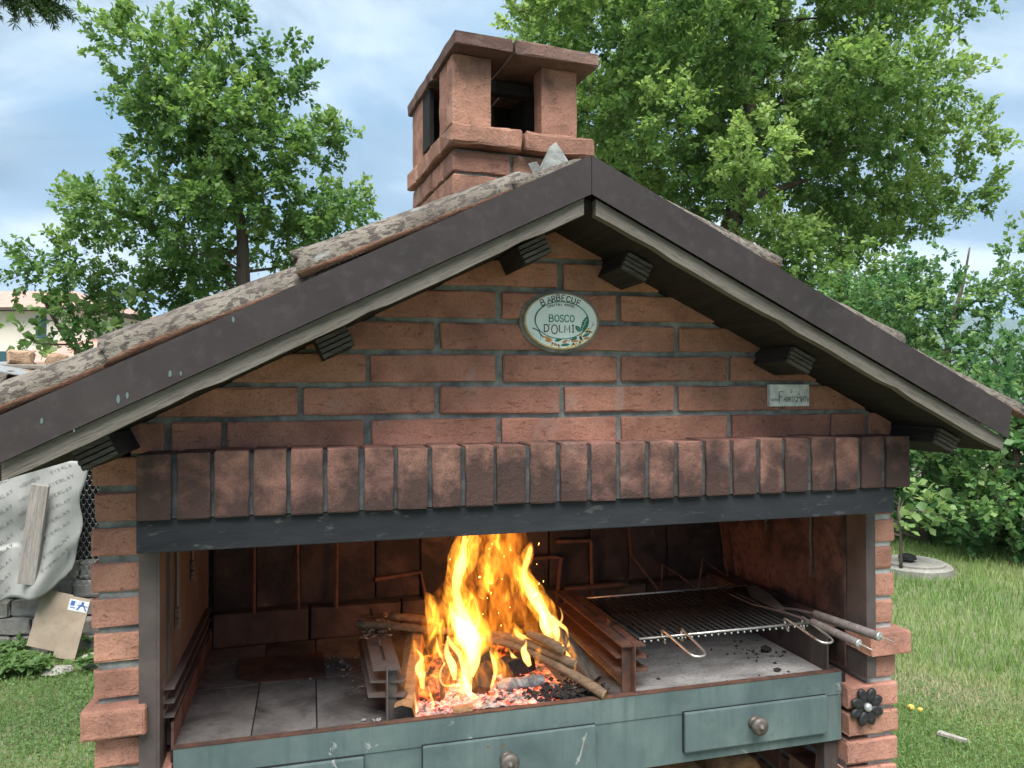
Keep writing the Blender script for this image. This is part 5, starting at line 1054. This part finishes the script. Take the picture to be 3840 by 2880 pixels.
# fig trees
def fig(label, base, trunk, bl, seed, ln):
    make_tree('fig_tree', label, 'tree', base, VIEW_YAW, trunk, bl, 85, 7, 0.16, ln, ln * 0.42, 'fig_leaf', seed, 0.03, lobed=True, tone_shift=0.1)
bl = [(rs.uniform(-1.4, 0.55), rs.gauss(0, 0.3), rs.uniform(1.5, 2.75), rs.uniform(0.13, 0.26)) for _ in range(30)]
fig('fig tree with bare grey branches in front of the cream house', (-1.95, 8.6), [(0.0, 0, -0.1, 0.06), (0.0, 0, 1.2, 0.05), (-0.2, 0, 1.9, 0.04), (-0.6, 0, 2.2, 0.03), (-0.9, 0, 2.7, 0.02)], bl, 51, 0.105)
bl = [(-0.28, 0, 0.62, 0.16), (-0.12, 0, 0.70, 0.16), (0.05, 0.05, 0.64, 0.15), (0.18, 0, 0.58, 0.12), (0.30, 0, 0.56, 0.09), (-0.25, 0, 0.86, 0.08), (-0.05, 0.1, 0.50, 0.14), (-0.3, 0, 0.45, 0.13), (0.12, 0, 0.50, 0.10)]
fig('little fig sapling with pale lobed leaves growing beside the well cover', (5.22, 3.98), [(0.0, 0, 0.05, 0.014), (0.0, 0, 0.42, 0.013), (-0.02, 0, 0.55, 0.009), (0.0, 0, 0.68, 0.005)], bl, 52, 0.085)
# conifer whose lowest bough hangs into view
cr_ = thing('conifer_tree', 'conifer with a drooping bough of dark needles reaching over the lawn', 'tree', (-2.4, 1.7, 0))
MB().tube([(-2.4, 1.7, -0.1), (-2.4, 1.7, 3.0), (-2.38, 1.7, 6.0)], [0.16, 0.12, 0.03], 10).build('trunk', 'bark', cr_, smooth=True)
mb = MB(); twigs = []
main = smooth_path([(-2.4, 1.7, 3.35), (-1.6, 1.6, 3.22), (-1.0, 1.53, 3.08), (-0.60, 1.47, 2.985)], 8); mb.tube([p for p in main], [0.02 - 0.016 * i / len(main) for i in range(len(main))], 6)
for b0 in ((-2.4, 1.7, 4.2), (-2.4, 1.7, 2.8), (-2.4, 1.7, 5.0)):
    for a in np.linspace(0, 6.28, 7)[:-1]:
        e = (b0[0] + math.cos(a + b0[2]) * 1.0, b0[1] + math.sin(a + b0[2]) * 1.0, b0[2] - 0.25); mb.tube([b0, e], [0.015, 0.004], 5)
        for q in range(14): t_ = 0.2 + 0.8 * q / 13; p = np.array(b0) * (1 - t_) + np.array(e) * t_; twigs.append((p, np.array((rs.gauss(0, 1), rs.gauss(0, 1), -0.5)), 0.2))
for i, p in enumerate(main[4:]):
    for q in range(6): twigs.append((p, np.array((rs.uniform(-0.1, 1), rs.gauss(0, 0.6), rs.uniform(-1.0, 0.15))), 0.13))
NP = []; ND = []
for p, d, l_ in twigs:
    d = d / np.linalg.norm(d); e = p + d * l_ * rs.uniform(0.6, 1.2); mb.tube([p, e], [0.0022, 0.001], 3)
    n = 130; t_ = RNG.uniform(0, 1, (n, 1)); NP.append(p + (e - p) * t_); ND.append(d[None] * 0.6 + RNG.normal(0, 0.6, (n, 3)))
mb.build('branches', 'bark', cr_)
NP = np.concatenate(NP); ND = np.concatenate(ND); N = len(NP)
link('crown', leaves('crown', NP, ND, RNG.normal(0, 1, (N, 3)), RNG.uniform(0.016, 0.034, N), np.full(N, 0.0022), 'conifer_needle', RNG.uniform(0, 1, N)), None, cr_)

# ---- lawn: grass blades
def blades(name, label, region, n, hmin, hmax, w, seed, tone_f, lean=0.35):
    rng = np.random.default_rng(seed); P = []
    while sum(len(p) for p in P) < n:
        q = rng.uniform((region[0], region[2]), (region[1], region[3]), (n, 2)); q = q[region[4](q[:, 0], q[:, 1])]; P.append(q)
    P = np.concatenate(P)[:n]; N = len(P); z = np.zeros(N); pos = np.column_stack([P, z]); h = rng.uniform(hmin, hmax, N) * (0.7 + 0.6 * rng.random(N))
    a = rng.uniform(0, 2 * PI, N); side = np.column_stack([np.cos(a), np.sin(a), 0 * a]); ln_ = np.column_stack([-np.sin(a), np.cos(a), 0 * a]) * rng.normal(0, lean, N)[:, None] + rng.normal(0, lean * 0.5, (N, 3)) * (1, 1, 0)
    up = np.array((0, 0, 1.0)); hw = (w * rng.uniform(0.6, 1.3, N))[:, None]; H = h[:, None]
    V = np.stack([pos - side * hw, pos + side * hw, pos + side * hw * 0.7 + (up * 0.55 + ln_ * 0.35) * H, pos - side * hw * 0.7 + (up * 0.55 + ln_ * 0.35) * H, pos + (up * 0.95 + ln_ * 1.0) * H], 1).reshape(-1, 3)
    b = (np.arange(N) * 5)[:, None, None]; F_ = (np.array([[0, 1, 2], [0, 2, 3], [3, 2, 4]])[None] + b).reshape(-1, 3)
    tone = np.clip(tone_f(P[:, 0], P[:, 1]) + rng.normal(0, 0.16, N), 0, 1)
    return tag(link(name, np_mesh(name, V, F_, 'grass_blade', np.repeat(tone, 5))), label, 'grass', kind='stuff')
def patch(x, y, sc, off): return np.array([mnoise.noise(Vector((a * sc, b * sc, off))) for a, b in zip(x, y)])
right_wedge = lambda x, y: (y < (x - 1.70) * 1.55 + 0.9) & (y > (x - 2.3) * 0.28 - 0.4) & (x + 0.35 * y > 2.0)
dist_r = lambda x, y: np.hypot(x - 0.3, y + 1.45)
blades('mown_grass', 'short mown lawn beside the right brick pier', (1.9, 5.2, 0.0, 3.6, lambda x, y: right_wedge(x, y) & (dist_r(x, y) < 5.0)), 90000, 0.018, 0.05, 0.0016, 1, lambda x, y: 0.42 + 0.6 * patch(x, y, 1.3, 0) + 0.35 * np.clip(1 - np.abs(dist_r(x, y) - 4.7) / 0.5, 0, 1))
blades('tall_grass', 'tall meadow grass growing in front of the hedge', (3.2, 8.6, 0.6, 6.0, lambda x, y: right_wedge(x, y) & (dist_r(x, y) > 4.75) & (np.hypot(x - 5.47, y - 4.1) > 0.36)), 60000, 0.035, 0.10, 0.0026, 2, lambda x, y: 0.36 + 0.45 * patch(x, y, 0.9, 4), 0.42)
left_wedge = lambda x, y: (x < -0.12) & (y > 0.4) & (y < 3.95 + 0.15 * x)
blades('lawn_grass', 'short clover lawn between the coop and the left brick pier', (-2.9, -0.12, 0.4, 4.0, left_wedge), 80000, 0.015, 0.04, 0.0017, 3, lambda x, y: 0.48 + 0.7 * patch(x, y, 1.7, 9))
def clover(name, label, region, n, seed, smin=0.006, smax=0.013):
    rng = np.random.default_rng(seed); P = []
    while sum(len(p) for p in P) < n:
        q = rng.uniform((region[0], region[2]), (region[1], region[3]), (n, 2)); P.append(q[region[4](q[:, 0], q[:, 1])])
    P = np.concatenate(P)[:n]; N = len(P); pos = np.column_stack([P, rng.uniform(0.01, 0.04, N)])
    me = leaves(name, pos, rng.normal(0, 1, (N, 3)) * (1, 1, 0.35), rng.normal(0, 0.35, (N, 3)) + (0, 0, 1), rng.uniform(smin, smax, N) * 1.6, rng.uniform(smin, smax, N) * 0.6, 'fig_leaf', np.clip(0.3 + 0.5 * patch(P[:, 0], P[:, 1], 2.2, 3) + rng.normal(0, .15, N), 0, 1))
    return tag(link(name, me), label, 'clover', kind='stuff')
clover('clover', 'low clover leaves in the lawn by the coop', (-2.9, -0.12, 0.4, 4.0, left_wedge), 42000, 5)
clover('clover', 'scattered clover leaves in the lawn by the right pier', (1.9, 5.2, 0.0, 3.6, lambda x, y: right_wedge(x, y) & (dist_r(x, y) < 4.8)), 26000, 6)
clover('weeds', 'leafy weeds growing against the foot of the coop', (-2.3, -0.9, 3.35, 3.85, lambda x, y: patch(x, y, 2.6, 1) > 0.05), 2600, 7, 0.015, 0.04).location.z = 0.05
for i, (x, y) in enumerate(((3.187, 1.68), (3.215, 1.650))):
    me = MB().lathe([(0.0, 0.0), (0.009, 0.001), (0.016, 0.008), (0.0175, 0.016), (0.014, 0.026), (0.006, 0.031), (0.002, 0.029), (0.0, 0.028)], 14).mesh('fallen_fruit', ['fruit_skin'], True)
    tag(link('fallen_fruit', me, None, None, (x, y, 0.012), None, (1 - 0.2 * i,) * 3), ('larger yellow fallen fruit in the short grass', 'smaller yellow fallen fruit touching the larger one')[i], 'fruit', 'fallen fruit on the lawn')
tag(MB().prism([(3.07, 1.40), (3.10, 1.415), (3.15, 1.31), (3.13, 1.30)], 0.030, 0.042, ax='z').build('wood_scrap', 'grey_plank'), 'grey scrap of wood on the short grass by the fruit', 'scrap')

# ---- well cover
wc = thing('well_cover', 'round concrete well cover in the tall grass before the hedge', 'well', (5.47, 4.1, 0))
M = Matrix.Translation((5.47, 4.1, -0.025))
MB().lathe([(0.0, -0.05), (0.30, -0.05), (0.305, 0.08), (0.29, 0.095), (0.0, 0.098)], 36, M).build('ring', 'concrete', wc)
MB().lathe([(0.0, 0.09), (0.25, 0.09), (0.25, 0.112), (0.235, 0.119), (0.0, 0.122)], 36, M).build('lid', 'concrete', wc)
MB().lathe([(0.0, 0.12), (0.075, 0.12), (0.07, 0.15), (0.04, 0.162), (0.0, 0.164)], 14, Matrix.Translation((5.38, 4.08, 0))).build('handle_cap', 'black_steel_and_gap_shade', wc)

# ---- coop with its junk roof
co = thing('chicken_coop', 'ramshackle chicken coop with wire netting and a low stone base', 'coop', (-1.6, 4.3, 0))
for x, y in ((-2.95, 4.18), (-1.95, 3.98), (-0.25, 3.62), (-2.6, 5.4), (-0.1, 4.9)): MB().box((x - 0.035, y - 0.035, -0.05), (x + 0.035, y + 0.035, 1.62)).build('post', 'grey_plank', co)
fx = lambda t_: (-2.95 + 2.7 * t_, 4.16 - 0.56 * t_)
MB().prism([(-2.93, 5.5), (-0.05, 4.95), (-0.02, 5.0), (-2.9, 5.55)], 0, 1.62, ax='z').build('rear_panel', 'dark_wood', co)
MB().prism([(-2.98, 4.2), (-2.93, 4.2), (-2.6, 5.5), (-2.65, 5.5)], 0, 1.6, ax='z').prism([(-0.26, 3.66), (-0.21, 3.66), (-0.02, 5.0), (-0.07, 5.0)], 0, 1.6, ax='z').build('side_panel', 'dark_wood', co)
mb = MB(); hx = 0.034
for j in range(-2, 36):                                       # hexagonal netting as thin wires
    for i in range(74):
        t0 = (i + 0.5 * (j % 2)) / 74
        (xa, ya) = fx(t0); z = 0.42 + j * 0.0295
        if not (0.40 < z < 1.50): continue
        du = Vector((2.7, -0.56, 0)).normalized(); p = Vector((xa, ya - 0.01, z)); r_ = 0.0011; a = p + du * -0.009; b = p + du * 0.009
        mb.tube([a, b], r_, 3); mb.tube([b, b + du * 0.0094 + Vector((0, 0, 0.0295))], r_ * 0.8, 3); mb.tube([a, a - du * 0.0094 + Vector((0, 0, 0.0295))], r_ * 0.8, 3)
mb.build('wire_netting', 'wire_zinc', co)
for q in range(5):
    z0 = 0.0 + 0.11 * q; x = -2.85 + 0.1 * (q % 2)
    while x < -0.35:
        l_ = rs.uniform(0.16, 0.30); t_ = (x + 2.95) / 2.7; y = 4.16 - 0.56 * t_ + 0.03 + rs.uniform(-.015, .015)
        o = brick((x, y - 0.05 + 0.02 * q, z0), (x + l_ - 0.012, y + 0.05 + 0.02 * q, z0 + 0.10), 'stone_block', co, 'stone', tilt=0.02, jit=0.006, bev=0.012, cuts=1); o.rotation_euler.z = -0.2; x += l_
# planks, sheets and stones making the roof: separate loose things
def slab(name, label, cat, c, size, rot, mat, group=None, bev=0.004):
    o = MB().box([-s / 2 for s in size], [s / 2 for s in size]).build(name, mat, None, bevel=bev); o.location = c; o.rotation_euler = rot; return tag(o, label, cat, group)
slab('roof_board', 'wide grey board forming the lowest layer of the coop roof', 'board', (-1.6, 4.40, 1.64), (3.0, 1.5, 0.03), (0.06, 0.0, -0.2), 'grey_plank')
slab('roof_board', 'pale weathered plank lying on top of the coop roof under the stones', 'board', (-1.55, 4.28, 1.795), (1.5, 0.22, 0.025), (0.05, 0.03, -0.25), 'weathered_wood')
slab('roof_board', 'thin brown plank sticking out beneath the pale one on the coop roof', 'board', (-1.60, 4.20, 1.765), (1.4, 0.18, 0.018), (0.04, 0.05, -0.05), 'log_wood')
slab('metal_sheet', 'blue-grey metal sheet sloping down over the coop roof edge', 'sheet', (-1.42, 4.10, 1.745), (0.75, 0.35, 0.010), (0.10, 0.17, -0.32), 'zinc', bev=0.001)
slab('roof_board', 'splintered pale board at the front edge of the coop roof', 'board', (-1.75, 3.95, 1.655), (1.0, 0.16, 0.028), (0.1, 0.03, -0.15), 'weathered_wood')
o = link('gutter_tile', tile_mesh(99, 0.6, 0.09, 0.085), None, None, (-1.55, 4.02, 1.68), (0, 0.1, -0.2)); tag(o, 'old clay gutter tile stuffed under the coop roof sheet', 'tile')
for i, (c, s, lab) in enumerate((((-1.60, 4.32, 1.855), 0.062, 'large block of tuff weighing down the coop roof'), ((-1.36, 4.24, 1.835), 0.052, 'smaller reddish stone on the coop roof planks'))):
    bm = bmesh.new(); me = brick_mesh(s * 2.4, s * 1.5, s * 1.5, 'rough_brick', i, bev=0.02, jit=0.006, cuts=2); tag(link('stone', me, None, None, c, (0.05, 0.06, 0.3)), lab, 'stone'); bm.free()
# printed underlay sheet hung over the netting
tl, tr_, br_, bl_ = Vector((-1.62, 3.80, 1.24)), Vector((-1.01, 3.64, 1.20)), Vector((-1.10, 3.66, 0.53)), Vector((-1.62, 3.74, 0.25))
def sheet_pt(u, v):
    p = tl.lerp(tr_, u).lerp(bl_.lerp(br_, u), v)
    k = 0.035 * math.sin(u * 9 + v * 2.2) * (0.4 + v) + 0.02 * mnoise.noise(Vector((u * 5, v * 5, 1))) + (0.05 * math.exp(-((u - 0.42) / 0.09) ** 2) * math.exp(-((v - 0.25) / 0.3) ** 2))
    return Vector((p.x + 0.01 * math.sin(v * 14) * (u > 0.9) - 0.04 * v * v * (u - 0.2) * math.sin(v * 7), p.y - 0.04 - k, p.z + 0.10 * v * math.sin(u * 6.5) * (v > 0.6) * 0.5))
sh = thing('underlay_sheet', 'pale woven plastic sheet with printed lettering hung over the coop front', 'sheet', (-1.4, 3.7, 0))
n = 40; vs = []; fs = []
for off in (0.0, 0.003):
    for j in range(n + 1):
        for i in range(n + 1): p = sheet_pt(i / n, j / n); vs.append((p.x, p.y + off, p.z))
K2 = (n + 1) ** 2
for j in range(n):
    for i in range(n):
        a = j * (n + 1) + i; fs += [(a, a + 1, a + n + 2, a + n + 1), (K2 + a, K2 + a + n + 1, K2 + a + n + 2, K2 + a + 1)]
for i in range(n): fs += [(i, K2 + i, K2 + i + 1, i + 1), (n * (n + 1) + i, n * (n + 1) + i + 1, K2 + n * (n + 1) + i + 1, K2 + n * (n + 1) + i), (i * (n + 1), (i + 1) * (n + 1), K2 + (i + 1) * (n + 1), K2 + i * (n + 1)), (i * (n + 1) + n, K2 + i * (n + 1) + n, K2 + (i + 1) * (n + 1) + n, (i + 1) * (n + 1) + n)]
me = bpy.data.meshes.new('cloth'); me.from_pydata(vs, [], fs); me.polygons.foreach_set('use_smooth', [True] * len(fs)); link('cloth', me, 'tarp_cloth', sh)
mb = MB(); to3 = lambda a: tuple(sheet_pt(min(max(a[0] / 0.62, 0.0), 1.0), min(max((0.95 - a[1]) / 0.95, 0.0), 1.0)) + Vector((0, -0.0022, 0)))
for r_ in range(13):
    x, z = -0.30, 0.06 + r_ * 0.095; ang = math.radians(28); k = 0
    for rep in range(5):
        for chx in 'EVERLAY  MONDO   ':
            cx, cz = x + k * 0.024 * math.cos(ang), z + k * 0.024 * math.sin(ang) - 0.25; k += 1
            if chx != ' ' and 0.03 < cx < 0.59 and 0.03 < cz < 0.92: glyph(mb, chx, cx, cz, 0.022, 0.015, ang, 0.0019, 0, to3)
mb.build('lettering', 'paint_print', sh)['kind'] = 'stuff'
slab('leaning_plank', 'grey weathered plank leaning on the printed sheet', 'plank', (-1.295, 3.60, 0.775), (0.105, 0.022, 0.60), (0.03, 0.155, -0.25), 'grey_plank')
slab('cardboard', 'brown cardboard flap against the stones below the sheet', 'cardboard', (-1.23, 3.68, 0.24), (0.19, 0.008, 0.34), (-0.12, 0.22, -0.25), 'cardboard', bev=0.001)
cb = slab('cardboard', 'narrow cardboard strip with a blue and white printed label', 'cardboard', (-1.09, 3.60, 0.205), (0.13, 0.008, 0.36), (-0.14, 0.20, -0.25), 'cardboard', bev=0.001)
l_ = MB().box((-0.055, -0.0052, 0.10), (0.062, -0.004, 0.165)).build('printed_label', 'label_white'); l_.parent = cb
mb = MB(); mb.prism([(-0.045, 0.115), (-0.012, 0.115), (-0.012, 0.120), (-0.045, 0.120)], -0.0056, -0.0052).prism([(-0.045, 0.128), (-0.02, 0.128), (-0.02, 0.156), (-0.045, 0.156)], -0.0056, -0.0052); ribbon(mb, [(0.0, 0.11), (0.03, 0.155)], 0.005, -0.0056); ribbon(mb, [(0.02, 0.155), (0.055, 0.11)], 0.004, -0.0056); ribbon(mb, [(0.0, 0.135), (0.058, 0.135)], 0.003, -0.0056)
l2 = mb.build('lettering', 'paint_blue'); l2.parent = l_; l2['kind'] = 'stuff'
for i, (x, y, s, lab) in enumerate(((-0.86, 3.52, 0.11, 'white broken stone slab on the lawn before the coop'), (-1.12, 3.42, 0.06, 'small pale stone beside the weeds of the coop'))):
    tag(link('stone', chunk(60 + i, (x, y, s * 0.3), s, (1.5, 1, 0.5)), 'concrete'), lab, 'stone')

# ---- house beyond
ho = thing('house', 'cream house with red tiled roof and dark green shutters beyond the coop', 'house', (-15, 45, 0))
def hw(name, mat, pts, z0, z1): return MB().prism(pts, z0, z1, ax='z').build(name, mat, ho)
hw('wall', 'house_wall', [(-30, 45.5), (-10.6, 40.7), (-8.4, 49), (-28, 54)], -1, 5.75)
e = [(-30.6, 44.9), (-10.1, 40.0), (-7.6, 49.5), (-27.8, 54.6)]
MB().prism(e, 5.72, 5.86, ax='z').build('eave', 'dark_wood', ho)
MB().add([(*p, 5.85) for p in e] + [(-26, 48.7, 7.3), (-12.5, 45.6, 7.3)], [(0, 1, 5, 4), (1, 2, 5), (2, 3, 4, 5), (3, 0, 4), (3, 2, 1, 0)]).build('roof', 'house_roof', ho)
hw('annex', 'annex_wall', [(-12.4, 38.0), (-4.0, 36.2), (-2.5, 43.0), (-10.8, 44.6)], -1, 3.0)
MB().add([(-12.9, 37.5, 3.0), (-3.4, 35.5, 3.0), (-2.2, 40.2, 4.6), (-11.6, 42.0, 4.6), (-12.9, 37.5, 2.85), (-3.4, 35.5, 2.85), (-2.2, 40.2, 4.45), (-11.6, 42.0, 4.45)], [(0, 1, 2, 3), (7, 6, 5, 4), (0, 4, 5, 1), (1, 5, 6, 2), (2, 6, 7, 3), (3, 7, 4, 0)]).build('annex_roof', 'house_roof', ho)
def wall_pt(x): t_ = (x + 30) / 19.4; return 45.5 - 4.8 * t_
for x, z, w, h in ((-12.85, 4.9, 0.5, 1.15), (-14.6, 3.2, 0.95, 1.0), (-13.25, 3.15, 0.5, 1.15), (-17.5, 4.6, 0.5, 1.15), (-20.5, 4.6, 0.9, 1.15)):
    y = wall_pt(x) - 0.06
    wdw = MB().prism([(x - w / 2, y + 0.12 * w / 2), (x + w / 2, y - 0.12 * w / 2), (x + w / 2, y + 0.4), (x - w / 2, y + 0.4)], z - h / 2, z + h / 2, ax='z').build('window', 'shutter_green', ho)
    MB().prism([(x - w / 2 - .1, y - 0.06), (x + w / 2 + .1, y - 0.10), (x + w / 2 + .1, y + 0.3), (x - w / 2 - .1, y + 0.3)], z - h / 2 - 0.1, z - h / 2, ax='z').build('sill', 'concrete', wdw)

# ---- air: pale haze over the valley
hz = MB().box((-6500, -6500, -140), (6500, 6500, 560)).build('haze', 'mortar'); hz.data.materials.clear()
t = NT('haze_air'); v = t.n('ShaderNodeVolumePrincipled'); v.inputs['Color'].default_value = (0.55, 0.74, 1.0, 1); v.inputs['Density'].default_value = 0.00015; t.L(v.outputs[0], t.out.inputs['Volume']); hz.data.materials.append(t.m)
tag(hz, 'pale bluish haze hanging over the valley and hills', 'haze', kind='stuff')
